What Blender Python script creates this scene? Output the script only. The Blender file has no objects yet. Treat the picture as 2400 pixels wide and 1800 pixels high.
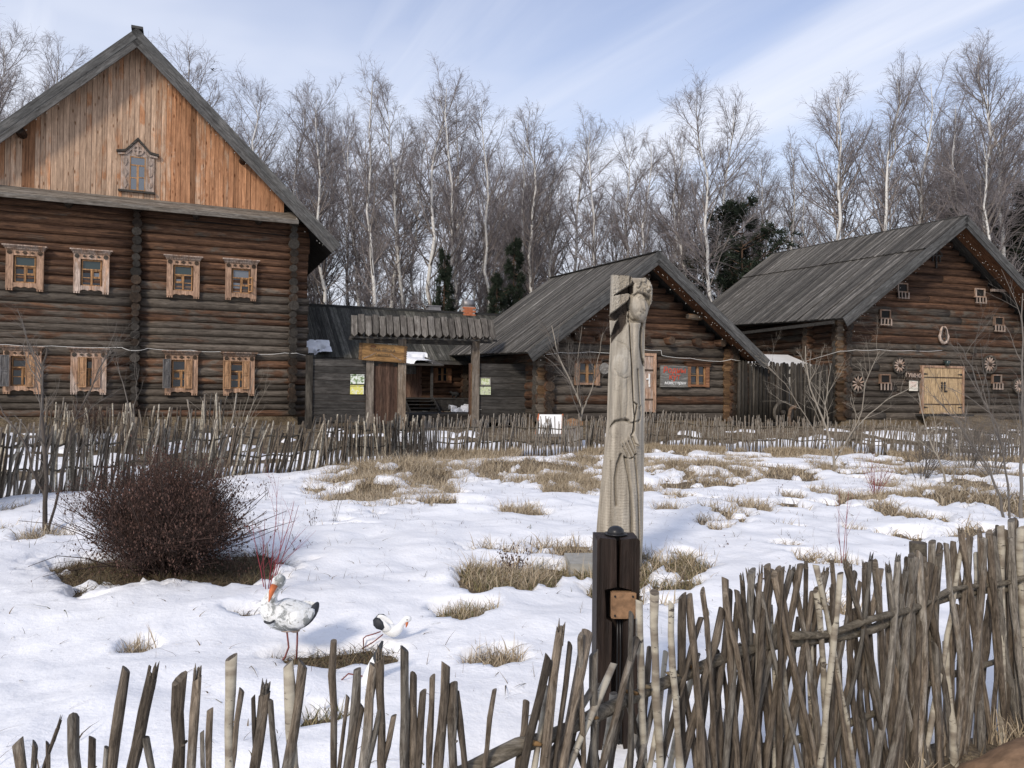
import bpy, math, random
import numpy as np
from mathutils import Vector, Matrix

sc = bpy.context.scene
COL = sc.collection
R = random.Random(7)
rng = np.random.default_rng(7)
V = Vector

# ---------------------------------------------------------------- camera
cam_d = bpy.data.cameras.new('camera'); cam = bpy.data.objects.new('camera', cam_d); COL.objects.link(cam)
cam_d.sensor_width = 36; cam_d.lens = 27; cam_d.clip_start = .05; cam_d.clip_end = 600
PITCH, ROLL = math.radians(.7), math.radians(.6)
CAMP = V((0, 0, 1.6))
cf = V((0, math.cos(PITCH), math.sin(PITCH))); r0 = V((1, 0, 0)); u0 = r0.cross(cf)
cr = r0*math.cos(ROLL) + u0*math.sin(ROLL); cu = u0*math.cos(ROLL) - r0*math.sin(ROLL)
cam.matrix_world = Matrix(((cr.x, cu.x, -cf.x, CAMP.x), (cr.y, cu.y, -cf.y, CAMP.y), (cr.z, cu.z, -cf.z, CAMP.z), (0, 0, 0, 1)))
sc.camera = cam

# ---------------------------------------------------------------- light
SUN_AZ = V((-.42, -.907)); SUN_EL = math.radians(32)
sd = V((SUN_AZ.x*math.cos(SUN_EL), SUN_AZ.y*math.cos(SUN_EL), math.sin(SUN_EL))).normalized()
sun_d = bpy.data.lights.new('sun', 'SUN'); sun = bpy.data.objects.new('sun', sun_d); COL.objects.link(sun)
sun_d.energy = 2.3; sun_d.angle = math.radians(9); sun_d.color = (1, .9, .78)
sun.rotation_euler = sd.to_track_quat('Z', 'Y').to_euler(); sun.location = (-20, -20, 30)
world = bpy.data.worlds.new('World'); sc.world = world; world.use_nodes = True
wn, wl = world.node_tree.nodes, world.node_tree.links
wn.clear()
sky = wn.new('ShaderNodeTexSky'); sky.sky_type = 'NISHITA'; sky.sun_disc = False
sky.sun_elevation = SUN_EL; sky.sun_rotation = math.atan2(SUN_AZ.x, SUN_AZ.y) % (2*math.pi)
sky.air_density = 1.3; sky.dust_density = .3; sky.ozone_density = 2.2
# thin cirrus: noise laid out on a high flat layer (direction projected on a plane), stretched along the wind
tc = wn.new('ShaderNodeTexCoord'); sep = wn.new('ShaderNodeSeparateXYZ'); wl.new(tc.outputs['Generated'], sep.inputs[0])
def wmath(op, a, b=None, c=None):
    n = wn.new('ShaderNodeMath'); n.operation = op
    for i, v in enumerate((a, b, c)):
        if v is None: continue
        if isinstance(v, (int, float)): n.inputs[i].default_value = v
        else: wl.new(v, n.inputs[i])
    return n.outputs[0]
zz = wmath('ADD', wmath('MAXIMUM', sep.outputs[2], 0.0), .12)
comb = wn.new('ShaderNodeCombineXYZ'); wl.new(wmath('DIVIDE', sep.outputs[0], zz), comb.inputs[0]); wl.new(wmath('DIVIDE', sep.outputs[1], zz), comb.inputs[1])
def cloud(rot, scl, nscale, detail, rough, lo, hi, off=0):
    m0 = wn.new('ShaderNodeMapping'); m0.inputs['Rotation'].default_value = (0, 0, math.radians(rot))
    wl.new(comb.outputs[0], m0.inputs[0])
    m = wn.new('ShaderNodeMapping'); m.inputs['Scale'].default_value = (scl[0], scl[1], 1)
    m.inputs['Location'].default_value = (off, off*1.7, off*.3)
    wl.new(m0.outputs[0], m.inputs[0])
    n = wn.new('ShaderNodeTexNoise'); n.inputs['Scale'].default_value = nscale; n.inputs['Detail'].default_value = detail
    n.inputs['Roughness'].default_value = rough; n.inputs['Distortion'].default_value = .35
    wl.new(m.outputs[0], n.inputs['Vector'])
    mr = wn.new('ShaderNodeMapRange'); mr.interpolation_type = 'SMOOTHSTEP'; mr.inputs[1].default_value = lo; mr.inputs[2].default_value = hi
    wl.new(n.outputs[0], mr.inputs[0]); return mr.outputs[0]
c1 = cloud(58, (.25, 1.9), 1.1, 7, .5, .38, .7, 3.4)
c2 = cloud(-20, (.5, .8), .55, 6, .55, .38, .66, 5.1)
cl = wmath('MAXIMUM', wmath('MULTIPLY', c1, .6), wmath('MULTIPLY', c2, .7))
# thin veil that thickens towards the horizon all round
hz = wn.new('ShaderNodeMapRange'); hz.inputs[1].default_value = .0; hz.inputs[2].default_value = .5; hz.inputs[3].default_value = .8; hz.inputs[4].default_value = .2
wl.new(sep.outputs[2], hz.inputs[0])
veil = wmath('MINIMUM', wmath('ADD', cl, hz.outputs[0]), .94)
mx = wn.new('ShaderNodeMix'); mx.data_type = 'RGBA'; wl.new(veil, mx.inputs[0])
CLOUD = (11.1, 11.6, 13.1, 1)
hs = wn.new('ShaderNodeHueSaturation'); hs.inputs['Saturation'].default_value = 1.05; hs.inputs['Value'].default_value = 2.0; hs.inputs['Hue'].default_value = .517
wl.new(sky.outputs[0], hs.inputs['Color'])
wl.new(hs.outputs[0], mx.inputs[6]); mx.inputs[7].default_value = CLOUD
bg = wn.new('ShaderNodeBackground'); bg.inputs[1].default_value = .07
wo = wn.new('ShaderNodeOutputWorld'); wl.new(mx.outputs[2], bg.inputs[0]); wl.new(bg.outputs[0], wo.inputs[0])
sc.view_settings.view_transform = 'Standard'; sc.view_settings.look = 'None'; sc.view_settings.gamma = 1
sc.view_settings.exposure = .2; sc.view_settings.use_curve_mapping = False
sc.cycles.max_bounces = 6; sc.cycles.diffuse_bounces = 3; sc.cycles.transparent_max_bounces = 8

# ---------------------------------------------------------------- helpers
def tag(o, label=None, cat=None, group=None, kind=None):
    if label: o['label'] = label
    if cat: o['category'] = cat
    if group: o['group'] = group
    if kind: o['kind'] = kind
    return o
def link(o, parent=None):
    COL.objects.link(o)
    if parent is not None: o.parent = parent
    return o
def empty(name, loc, rz=0.):
    o = bpy.data.objects.new(name, None); o.empty_display_size = .2; o.location = loc; o.rotation_euler = (0, 0, rz)
    return link(o)

class MB:
    """collects geometry; build() links it as one mesh object"""
    def __init__(s): s.v = []; s.f = []; s.m = []; s.sm = []
    def add(s, vs, fs, mi=0, smooth=False):
        b = len(s.v); s.v.extend([tuple(p) for p in vs]); s.f.extend([tuple(b+i for i in f) for f in fs])
        s.m.extend([mi]*len(fs)); s.sm.extend([smooth]*len(fs)); return s
    def box(s, c, d, mi=0, rot=None, taper=None):
        cx, cy, cz = c; hx, hy, hz_ = d[0]/2, d[1]/2, d[2]/2
        pts = [V((x*hx, y*hy, z*hz_)) for z in (-1, 1) for y in (-1, 1) for x in (-1, 1)]
        if rot is not None: pts = [rot @ p for p in pts]
        pts = [p+V((cx, cy, cz)) for p in pts]
        return s.add(pts, [(0, 2, 3, 1), (4, 5, 7, 6), (0, 1, 5, 4), (2, 6, 7, 3), (0, 4, 6, 2), (1, 3, 7, 5)], mi)
    def bx(s, x0, x1, y0, y1, z0, z1, mi=0): return s.box(((x0+x1)/2, (y0+y1)/2, (z0+z1)/2), (x1-x0, y1-y0, z1-z0), mi)
    def prism(s, poly, y0, y1, mi=0):
        """polygon in x,z extruded from y0 to y1 (y0 is the front)"""
        n = len(poly)
        a = sum(poly[i][0]*poly[(i+1) % n][1]-poly[(i+1) % n][0]*poly[i][1] for i in range(n))
        if a < 0: poly = poly[::-1]
        vs = [(x, y0, z) for x, z in poly]+[(x, y1, z) for x, z in poly]
        fs = [tuple(range(n)), tuple(range(2*n-1, n-1, -1))]+[(i, n+i, n+(i+1) % n, (i+1) % n) for i in range(n)]
        return s.add(vs, fs, mi)
    def tube(s, pts, rad, sides=8, mi=0, capmi=None, smooth=True, sy=1., twist=0., tilt=0.):
        pts = [V(p) for p in pts]; n = len(pts)
        if not hasattr(rad, '__len__'): rad = [rad]*n
        vs = []; prev = None
        for i, p in enumerate(pts):
            d = (pts[min(i+1, n-1)]-pts[max(i-1, 0)]).normalized()
            if prev is None:
                ref = V((0, 0, 1)) if abs(d.z) < .9 else V((1, 0, 0))
                x = d.cross(ref).normalized()
            else: x = (prev-d*prev.dot(d)).normalized()
            prev = x; y = d.cross(x)
            for k in range(sides):
                a = 2*math.pi*k/sides+twist*i
                q = p+(x*math.cos(a)+y*math.sin(a)*sy)*rad[i]
                if tilt and i == n-1: q += d*(math.cos(a)*rad[i]*tilt)
                vs.append(q)
        fs = []
        for i in range(n-1):
            for k in range(sides):
                a, b = i*sides+k, i*sides+(k+1) % sides
                fs.append((a, b, b+sides, a+sides))
        s.add(vs, fs, mi, smooth)
        cm = mi if capmi is None else capmi
        b = len(s.v)-n*sides
        s.f.append(tuple(b+k for k in range(sides))[::-1]); s.m.append(cm); s.sm.append(False)
        s.f.append(tuple(b+(n-1)*sides+k for k in range(sides))); s.m.append(cm); s.sm.append(False)
        return s
    def ball(s, c, r, mi=0, nu=12, nv=8, rot=None):
        if not hasattr(r, '__len__'): r = (r, r, r)
        vs = []; fs = []
        for j in range(1, nv):
            t = math.pi*j/nv
            for i in range(nu):
                a = 2*math.pi*i/nu; vs.append(V((r[0]*math.sin(t)*math.cos(a), r[1]*math.sin(t)*math.sin(a), r[2]*math.cos(t))))
        vs += [V((0, 0, r[2])), V((0, 0, -r[2]))]
        if rot is not None: vs = [rot @ p for p in vs]
        vs = [p+V(c) for p in vs]; top = (nv-1)*nu
        for j in range(nv-2):
            for i in range(nu):
                a, b = j*nu+i, j*nu+(i+1) % nu; fs.append((a, a+nu, b+nu, b))
        for i in range(nu):
            fs.append((top, i, (i+1) % nu)); fs.append((top+1, (nv-2)*nu+(i+1) % nu, (nv-2)*nu+i))
        return s.add(vs, fs, mi, True)
    def mesh(s, name, mats):
        me = bpy.data.meshes.new(name); me.from_pydata(s.v, [], s.f)
        me.polygons.foreach_set('material_index', s.m); me.polygons.foreach_set('use_smooth', s.sm)
        for m in (mats if isinstance(mats, (list, tuple)) else [mats]): me.materials.append(m)
        me.update(); return me
    def build(s, name, mats, parent=None, loc=None, rot=None, color=None):
        o = bpy.data.objects.new(name, s.mesh(name, mats))
        if loc is not None: o.location = loc
        if rot is not None: o.rotation_euler = rot
        if color is not None: o.color = color
        return link(o, parent)
def inst(name, me, parent=None, loc=(0, 0, 0), rot=(0, 0, 0), scale=(1, 1, 1), color=None):
    o = bpy.data.objects.new(name, me); o.location = loc; o.rotation_euler = rot; o.scale = scale
    if color is not None: o.color = color
    return link(o, parent)
def np_mesh(name, v, quads=None, tris=None, mats=(), smooth=True, mi=None):
    v = np.ascontiguousarray(v, dtype=np.float32).reshape(-1, 3)
    me = bpy.data.meshes.new(name); me.vertices.add(len(v)); me.vertices.foreach_set('co', v.ravel())
    nq = 0 if quads is None else len(quads); nt = 0 if tris is None else len(tris)
    idx = []
    if nq: idx.append(np.asarray(quads, dtype=np.int32).ravel())
    if nt: idx.append(np.asarray(tris, dtype=np.int32).ravel())
    idx = np.concatenate(idx); me.loops.add(len(idx)); me.loops.foreach_set('vertex_index', idx)
    me.polygons.add(nq+nt)
    ls = np.concatenate([np.arange(nq)*4, nq*4+np.arange(nt)*3]).astype(np.int32)
    me.polygons.foreach_set('loop_start', ls)
    try: me.polygons.foreach_set('loop_total', np.concatenate([np.full(nq, 4), np.full(nt, 3)]).astype(np.int32))
    except Exception: pass
    me.polygons.foreach_set('use_smooth', np.full(nq+nt, smooth))
    if mi is not None: me.polygons.foreach_set('material_index', np.asarray(mi, dtype=np.int32))
    for m in mats: me.materials.append(m)
    me.update(calc_edges=True); return me
def tube_batch(P, Rr, sides=3):
    """P (N,K,3), Rr (N,K) -> verts, quads"""
    N, K, _ = P.shape
    D = np.gradient(P, axis=1); D /= np.linalg.norm(D, axis=2, keepdims=True)+1e-9
    ref = np.where(np.abs(D[..., 2:3]) < .8, np.array([0, 0, 1.]), np.array([1., 0, 0]))
    X = np.cross(D, ref); X /= np.linalg.norm(X, axis=2, keepdims=True)+1e-9; Y = np.cross(D, X)
    a = np.arange(sides)*2*np.pi/sides
    W = P[:, :, None, :]+Rr[:, :, None, None]*(X[:, :, None, :]*np.cos(a)[None, None, :, None]+Y[:, :, None, :]*np.sin(a)[None, None, :, None])
    vid = np.arange(N*K*sides).reshape(N, K, sides); nx = np.roll(vid, -1, axis=2)
    q = np.stack([vid[:, :-1], nx[:, :-1], nx[:, 1:], vid[:, 1:]], axis=-1).reshape(-1, 4)
    return W.reshape(-1, 3), q
def merge(parts):
    vs, qs, mi, b = [], [], [], 0
    for v, q, m in parts:
        vs.append(v); qs.append(q+b); mi.append(np.full(len(q), m)); b += len(v)
    return np.concatenate(vs), np.concatenate(qs), np.concatenate(mi)

def ray(px, py): return cf + cr*((px-1200)/1800) - cu*((py-900)/1800)
def hit(px, py, z=0.):
    d = ray(px, py); return CAMP + d*((z-1.6)/d.z)
def atY(px, py, Y):
    d = ray(px, py); return CAMP + d*(Y/d.y)

# value noise, vectorised
_T = np.random.default_rng(3).random((256, 256))
def vn(x, y):
    xi = np.floor(x).astype(int); yi = np.floor(y).astype(int); fx = x-xi; fy = y-yi
    fx = fx*fx*(3-2*fx); fy = fy*fy*(3-2*fy)
    g = lambda i, j: _T[(i) % 256, (j) % 256]
    return (g(xi, yi)*(1-fx)+g(xi+1, yi)*fx)*(1-fy)+(g(xi, yi+1)*(1-fx)+g(xi+1, yi+1)*fx)*fy
def fbm(x, y, o=4):
    s = 0; a = .5; t = 0
    for i in range(o):
        s = s+a*vn(x*2**i+17.3*i, y*2**i+9.1*i); t += a; a *= .5
    return s/t
def sstep(a, b, x):
    t = np.clip((x-a)/(b-a), 0, 1); return t*t*(3-2*t)
# ---------------------------------------------------------------- materials
def new_mat(name):
    m = bpy.data.materials.new(name); m.use_nodes = True; nt = m.node_tree; nt.nodes.clear()
    out = nt.nodes.new('ShaderNodeOutputMaterial'); b = nt.nodes.new('ShaderNodeBsdfPrincipled'); nt.links.new(b.outputs[0], out.inputs[0])
    return m, nt, b
def nd(nt, t, **k):
    n = nt.nodes.new(t)
    for a, v in k.items(): setattr(n, a, v)
    return n
def setin(n, **k):
    for a, v in k.items(): n.inputs[a.replace('_', ' ')].default_value = v
def noise(nt, vec, scale, detail=4, rough=.55, dist=0.):
    n = nd(nt, 'ShaderNodeTexNoise'); setin(n, Scale=scale, Detail=detail, Roughness=rough, Distortion=dist); nt.links.new(vec, n.inputs['Vector']); return n.outputs[0]
def mrange(nt, v, a, b, c=0., d=1., smooth=False):
    n = nd(nt, 'ShaderNodeMapRange'); n.interpolation_type = 'SMOOTHSTEP' if smooth else 'LINEAR'
    for i, x in enumerate((a, b, c, d)): n.inputs[i+1].default_value = x
    nt.links.new(v, n.inputs[0]); return n.outputs[0]
def mixc(nt, fac, a, b, mode='MIX'):
    n = nd(nt, 'ShaderNodeMix', data_type='RGBA', blend_type=mode)
    for i, v in ((0, fac), (6, a), (7, b)):
        if isinstance(v, (int, float)): n.inputs[i].default_value = v
        elif isinstance(v, tuple): n.inputs[i].default_value = (v[0], v[1], v[2], 1)
        else: nt.links.new(v, n.inputs[i])
    return n.outputs[2]
def mth(nt, op, a, b=None):
    n = nd(nt, 'ShaderNodeMath', operation=op)
    for i, v in ((0, a), (1, b)):
        if v is None: continue
        if isinstance(v, (int, float)): n.inputs[i].default_value = v
        else: nt.links.new(v, n.inputs[i])
    return n.outputs[0]
def coords(nt, scale=(1, 1, 1), rnd=True, space='Object'):
    t = nd(nt, 'ShaderNodeTexCoord'); mp = nd(nt, 'ShaderNodeMapping'); mp.inputs['Scale'].default_value = scale
    oi = nd(nt, 'ShaderNodeObjectInfo')
    if rnd:
        add = nd(nt, 'ShaderNodeVectorMath', operation='ADD'); mul = nd(nt, 'ShaderNodeVectorMath', operation='SCALE')
        cmb = nd(nt, 'ShaderNodeCombineXYZ')
        for i in range(3): nt.links.new(oi.outputs['Random'], cmb.inputs[i])
        nt.links.new(cmb.outputs[0], mul.inputs[0]); mul.inputs['Scale'].default_value = 37.
        nt.links.new(t.outputs[space], add.inputs[0]); nt.links.new(mul.outputs[0], add.inputs[1]); nt.links.new(add.outputs[0], mp.inputs[0])
    else: nt.links.new(t.outputs[space], mp.inputs[0])
    return mp.outputs[0], oi
def bump(nt, b, h, strength=.5, dist=.01):
    n = nd(nt, 'ShaderNodeBump'); n.inputs['Strength'].default_value = strength; n.inputs['Distance'].default_value = dist
    nt.links.new(h, n.inputs['Height']); nt.links.new(n.outputs[0], b.inputs['Normal'])
def wood(name, warm, warm2, grey, axis=0, g0=.5, fine=1., rough=.85, crack=.75, var=.35, bstr=.6, knots=False, k=1., mott=1., bd=.02):
    """weathered wood; obj.color.r shifts warm<->grey, obj.color.g scales the value; the grain runs along local axis"""
    m, nt, b = new_mat(name)
    s = [9.*k]*3; s[axis] = .55*k
    vec, oi = coords(nt, tuple(s)); s2 = [34*fine]*3; s2[axis] = .9*k; vec2, _ = coords(nt, tuple(s2))
    s3 = [2.6*k]*3; s3[axis] = .9*k; vec3, _ = coords(nt, tuple(s3))
    n1 = noise(nt, vec, 1., 5, .6, .6); n2 = noise(nt, vec2, 1., 3, .65); n3 = noise(nt, vec3, 1., 5, .65, .8)
    sepc = nd(nt, 'ShaderNodeSeparateColor'); nt.links.new(oi.outputs['Color'], sepc.inputs[0])
    base = mixc(nt, mrange(nt, n1, .38, .62), warm, warm2)
    gsel = mth(nt, 'ADD', mth(nt, 'ADD', n3, mth(nt, 'MULTIPLY', n1, .35)), mth(nt, 'MULTIPLY', mth(nt, 'SUBTRACT', sepc.outputs[0], 1.), .8))
    gm = mrange(nt, gsel, .66-g0*.4-.06, .66-g0*.4+.14, 0, 1, True)
    base = mixc(nt, gm, base, grey)
    base = mixc(nt, mrange(nt, n2, .3, .7, .0, 1.), mixc(nt, 1., base, (.62, .6, .58), 'MULTIPLY'), mixc(nt, 1., base, (1.28, 1.27, 1.25), 'MULTIPLY'))
    s4 = [16.*k]*3; s4[axis] = 3.2*k; vec4, _ = coords(nt, tuple(s4)); n4 = noise(nt, vec4, 1., 5, .7, .5)
    base = mixc(nt, mrange(nt, n4, .36, .66, 0, 1), mixc(nt, 1., base, tuple(1-mott*(1-c) for c in (.56, .54, .52)), 'MULTIPLY'), mixc(nt, 1., base, tuple(1+mott*c for c in (.3, .29, .27)), 'MULTIPLY'))
    ck = mrange(nt, n2, .16*crack+.14, .16*crack+.2, 0, 1, True)
    base = mixc(nt, ck, mixc(nt, 1., base, (.3, .27, .25), 'MULTIPLY'), base)
    if knots:
        vk, _ = coords(nt, (7, 7, 2.2)); vo = nd(nt, 'ShaderNodeTexVoronoi'); nt.links.new(vk, vo.inputs['Vector']); vo.inputs['Scale'].default_value = 1.
        kk = mrange(nt, vo.outputs['Distance'], .07, .2, 0, 1, True); base = mixc(nt, kk, mixc(nt, 1., base, (.42, .3, .22), 'MULTIPLY'), base)
    br = mth(nt, 'MULTIPLY', mth(nt, 'ADD', mth(nt, 'MULTIPLY', oi.outputs['Random'], var), 1-var/2), sepc.outputs[1])
    cc = nd(nt, 'ShaderNodeCombineXYZ')
    for i in range(3): nt.links.new(br, cc.inputs[i])
    base = mixc(nt, 1., base, cc.outputs[0], 'MULTIPLY')
    nt.links.new(base, b.inputs['Base Color']); b.inputs['Roughness'].default_value = rough
    b.inputs['Specular IOR Level'].default_value = .25
    hh = mth(nt, 'ADD', mth(nt, 'MULTIPLY', n2, .6), mth(nt, 'ADD', mth(nt, 'MULTIPLY', n4, .7), n1)); bump(nt, b, hh, bstr, bd)
    return m
def plain(name, col, rough=.7, metal=0., nz=.0, scale=30., bstr=.0, spec=.3):
    m, nt, b = new_mat(name); b.inputs['Roughness'].default_value = rough; b.inputs['Metallic'].default_value = metal
    b.inputs['Specular IOR Level'].default_value = spec
    vec, oi = coords(nt)
    n = noise(nt, vec, scale, 4, .6)
    nt.links.new(mixc(nt, mrange(nt, n, .3, .7), tuple(c*(1-nz) for c in col), tuple(min(1, c*(1+nz)) for c in col)), b.inputs['Base Color'])
    if bstr: bump(nt, b, n, bstr, .01)
    return m

M = {}
M['log'] = wood('log_wood', (.068, .036, .023), (.15, .082, .048), (.105, .09, .075), 0, .55, .8, var=.45, crack=1.15, bstr=.9)
M['log_end'] = wood('log_end_wood', (.06, .043, .032), (.1, .07, .048), (.075, .068, .06), 0, .6, .6)
M['hewn'] = wood('hewn_log', (.2, .12, .06), (.15, .09, .05), (.15, .125, .1), 0, .3, .8)
M['gable'] = wood('gable_board', (.52, .27, .145), (.4, .195, .1), (.53, .37, .26), 2, .58, .7, var=.22, crack=.6, knots=True, mott=.5)
M['soffit'] = wood('soffit_board', (.2, .1, .055), (.15, .075, .04), (.15, .115, .09), 0, .2, .8)
M['roof'] = wood('roof_board', (.095, .09, .083), (.135, .13, .12), (.24, .23, .215), 0, .25, 1., var=.7, crack=.9, bstr=.9)
M['roofdark'] = wood('roof_board_dark', (.065, .062, .058), (.09, .086, .08), (.13, .125, .115), 0, .3, 1., var=.6)
M['rooflong'] = wood('long_roof_board', (.055, .055, .045), (.085, .082, .072), (.15, .145, .13), 1, .2, 1., var=.7)
M['fascia'] = wood('fascia_board', (.078, .08, .08), (.103, .105, .105), (.135, .135, .133), 0, .5, .8, var=.2)
M['pent'] = wood('pent_board', (.14, .12, .1), (.18, .16, .135), (.22, .205, .185), 0, .6, .8)
M['trim'] = wood('window_trim', (.46, .3, .21), (.38, .25, .175), (.48, .39, .335), 2, .5, 1.2, var=.15, bstr=.5)
M['trimfresh'] = wood('shutter_wood', (.5, .31, .18), (.42, .25, .14), (.4, .3, .22), 2, .25, 1.2, var=.15, bstr=.4)
M['shgrey'] = wood('shutter_grey', (.16, .155, .155), (.2, .195, .19), (.24, .23, .22), 2, .5, 1.2)
M['sash'] = wood('sash_wood', (.4, .23, .11), (.34, .19, .09), (.33, .24, .17), 2, .1, 1., var=.2)
M['fencedark'] = wood('fence_plank', (.035, .034, .033), (.05, .048, .046), (.075, .072, .069), 0, .5, .8, var=.35)
M['paling'] = wood('paling_wood', (.035, .032, .028), (.06, .053, .044), (.11, .1, .085), 2, .35, .8, var=.9)
M['post'] = wood('post_wood', (.18, .145, .11), (.14, .11, .085), (.21, .185, .16), 2, .55, 1., var=.2)
M['gatedoor'] = wood('gate_door', (.075, .043, .032), (.1, .063, .046), (.13, .107, .09), 2, .2, 1.2, var=.35)
M['shingle'] = wood('gate_roof_board', (.11, .1, .09), (.145, .135, .12), (.19, .18, .165), 0, .4, 1., var=.4)
M['barndoor'] = wood('barn_door_wood', (.5, .37, .22), (.44, .32, .19), (.34, .28, .21), 2, .05, .8, var=.1, crack=.4)
M['sign'] = wood('carved_sign', (.3, .18, .075), (.23, .135, .06), (.24, .19, .12), 0, .2, 1.)
M['statue'] = wood('statue_wood', (.34, .305, .25), (.28, .255, .212), (.35, .33, .29), 2, .55, .55, var=.0, crack=.2, bstr=.35, mott=.35)
M['statuedark'] = wood('shade_stained_cut_wood', (.05, .04, .032), (.035, .028, .024), (.07, .06, .05), 2, .2, 1., var=0)  # near-black cut wood: mostly undercut shadow put into the colour, partly weathering
M['stake'] = wood('stake_bark', (.155, .128, .1), (.11, .092, .074), (.21, .195, .172), 2, .5, 5, var=.8, bstr=1., k=5., mott=1.3, bd=.008)
M['stakecut'] = wood('stake_cut', (.17, .145, .115), (.13, .11, .09), (.12, .113, .105), 0, .4, 6, var=.3, k=5.)
M['rail'] = wood('rail_bark', (.12, .105, .08), (.16, .14, .11), (.19, .175, .15), 0, .5, 4., var=.4, bstr=1., k=4., bd=.006)
M['bollard'] = wood('stained_post', (.024, .016, .012), (.034, .022, .017), (.05, .04, .034), 2, .1, 1.6, var=0, crack=.5, rough=.55)
M['rust'] = plain('rusty_plate', (.26, .15, .08), .7, 0, .4, 25., .5)
M['iron'] = plain('black_iron', (.03, .03, .032), .5, .4)
M['rubber'] = plain('black_plastic', (.02, .02, .022), .35)
M['white'] = plain('white_cable', (.75, .74, .7), .5)
M['whitepaint'] = plain('white_paint', (.78, .78, .76), .6, 0, .04)
M['metalroof'] = plain('light_sheet_roof', (.66, .64, .6), .5, 0, .08, 2.)
M['concrete'] = plain('concrete', (.34, .33, .3), .9, 0, .15, 12., .4)
M['brickred'] = plain('brick', (.5, .17, .08), .9, 0, .25, 9., .3)
M['mortar'] = plain('mortar', (.4, .36, .33), .95)
M['tin'] = plain('dull_tin', (.26, .25, .25), .5, .5, .2, 6.)
M['dark'] = plain('dark_interior', (.012, .011, .01), .9)
M['red'] = plain('red_paint', (.55, .08, .04), .6, 0, .3, 60.)
M['orange'] = plain('orange_paint', (.5, .14, .05), .55, 0, .15, 40.)
M['blackpaint'] = plain('black_paint', (.03, .032, .036), .6, 0, .3, 40.)
M['legred'] = plain('leg_paint', (.2, .06, .05), .6, 0, .4, 30.)
M['boardgrey'] = wood('board_grey_paint', (.13, .13, .125), (.17, .17, .165), (.24, .235, .22), 0, .35, 1.)
M['soil'] = plain('clay_soil', (.26, .165, .1), .95, 0, .35, 14., .8)
M['bulb'] = plain('bulb_glass', (.7, .68, .62), .3)
M['fur'] = plain('black_fur', (.012, .012, .012), .8)
def stork_mat():
    m, nt, b = new_mat('weathered_white_paint'); vec, oi = coords(nt)
    n = noise(nt, vec, 11., 6, .7, .8); n2 = noise(nt, vec, 60., 3)
    c = mixc(nt, mrange(nt, n, .49, .58, 0, 1, True), (.74, .75, .74), (.25, .26, .25))
    c = mixc(nt, mrange(nt, n2, .45, .75), c, mixc(nt, 1., c, (.82, .8, .76), 'MULTIPLY')); nt.links.new(c, b.inputs['Base Color']); b.inputs['Roughness'].default_value = .75
    bump(nt, b, n, .8, .01); return m
M['stork'] = stork_mat()
def stork2():
    m, nt, b = new_mat('white_paint_flaking'); vec, oi = coords(nt)
    n = noise(nt, vec, 9., 6, .7, .5)
    c = mixc(nt, mrange(nt, n, .62, .68, 0, 1, True), (.8, .8, .78), (.42, .42, .4)); nt.links.new(c, b.inputs['Base Color']); b.inputs['Roughness'].default_value = .7
    bump(nt, b, noise(nt, vec, 30., 4), .5, .01); return m
M['stork2'] = stork2()
def glass(name, dark=(.012, .014, .018), spec=.6):
    m, nt, b = new_mat(name); setin(b, Base_Color=(*dark, 1), Roughness=.06, IOR=1.5); b.inputs['Specular IOR Level'].default_value = spec
    return m
M['glass'] = glass('window_glass'); M['glasslight'] = glass('curtained_glass', (.13, .145, .165), .6)
M['glassteal'] = glass('green_glass', (.025, .04, .038))
def snow_mat():
    m, nt, b = new_mat('snow'); vec, _ = coords(nt, rnd=False)
    n = noise(nt, vec, 1.3, 6, .6); n2 = noise(nt, vec, 28., 4, .6); n4 = noise(nt, vec, 6., 5, .6)
    c = mixc(nt, mrange(nt, n, .4, .72), (.875, .875, .885), (.82, .825, .845))
    c = mixc(nt, mrange(nt, n2, .58, .8, 0, .7), c, (.70, .69, .67))
    n5 = noise(nt, vec, 70., 3, .7); c = mixc(nt, mrange(nt, n5, .69, .74, 0, .55), c, (.3, .25, .19)); c = mixc(nt, mrange(nt, noise(nt, vec, .5, 5, .65), .45, .75, 0, .3), c, (.78, .77, .75))
    nt.links.new(c, b.inputs['Base Color']); b.inputs['Roughness'].default_value = .55; b.inputs['Specular IOR Level'].default_value = .3
    bump(nt, b, mth(nt, 'ADD', mth(nt, 'MULTIPLY', n4, 1.2), mth(nt, 'MULTIPLY', n2, .4)), .38, .035); return m
M['snow'] = snow_mat()
def ground_mat():
    m, nt, b = new_mat('thatch_ground'); vec, _ = coords(nt, rnd=False); n = noise(nt, vec, 3., 5, .6); n2 = noise(nt, vec, 45., 4, .7)
    c = mixc(nt, mrange(nt, n, .4, .6, 0, 1, True), (.13, .1, .068), (.25, .2, .14))
    c = mixc(nt, mrange(nt, n2, .35, .65), mixc(nt, 1., c, (.35, .33, .3), 'MULTIPLY'), mixc(nt, 1., c, (1.3, 1.25, 1.1), 'MULTIPLY'))
    nt.links.new(c, b.inputs['Base Color']); b.inputs['Roughness'].default_value = .95; bump(nt, b, n2, 1., .03); return m
M['ground'] = ground_mat()
def attr_mat(name, cols, rough=.85):
    """colour picked per blade / twig from a random face value"""
    m, nt, b = new_mat(name); g = nd(nt, 'ShaderNodeNewGeometry'); r = nd(nt, 'ShaderNodeValToRGB'); cr_ = r.color_ramp
    while len(cr_.elements) < len(cols): cr_.elements.new(.5)
    for i, c in enumerate(cols): cr_.elements[i].position = i/(len(cols)-1); cr_.elements[i].color = (*c, 1)
    nt.links.new(g.outputs['Random Per Island'], r.inputs[0]); nt.links.new(r.outputs[0], b.inputs['Base Color']); b.inputs['Roughness'].default_value = rough
    b.inputs['Specular IOR Level'].default_value = .2; return m
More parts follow.
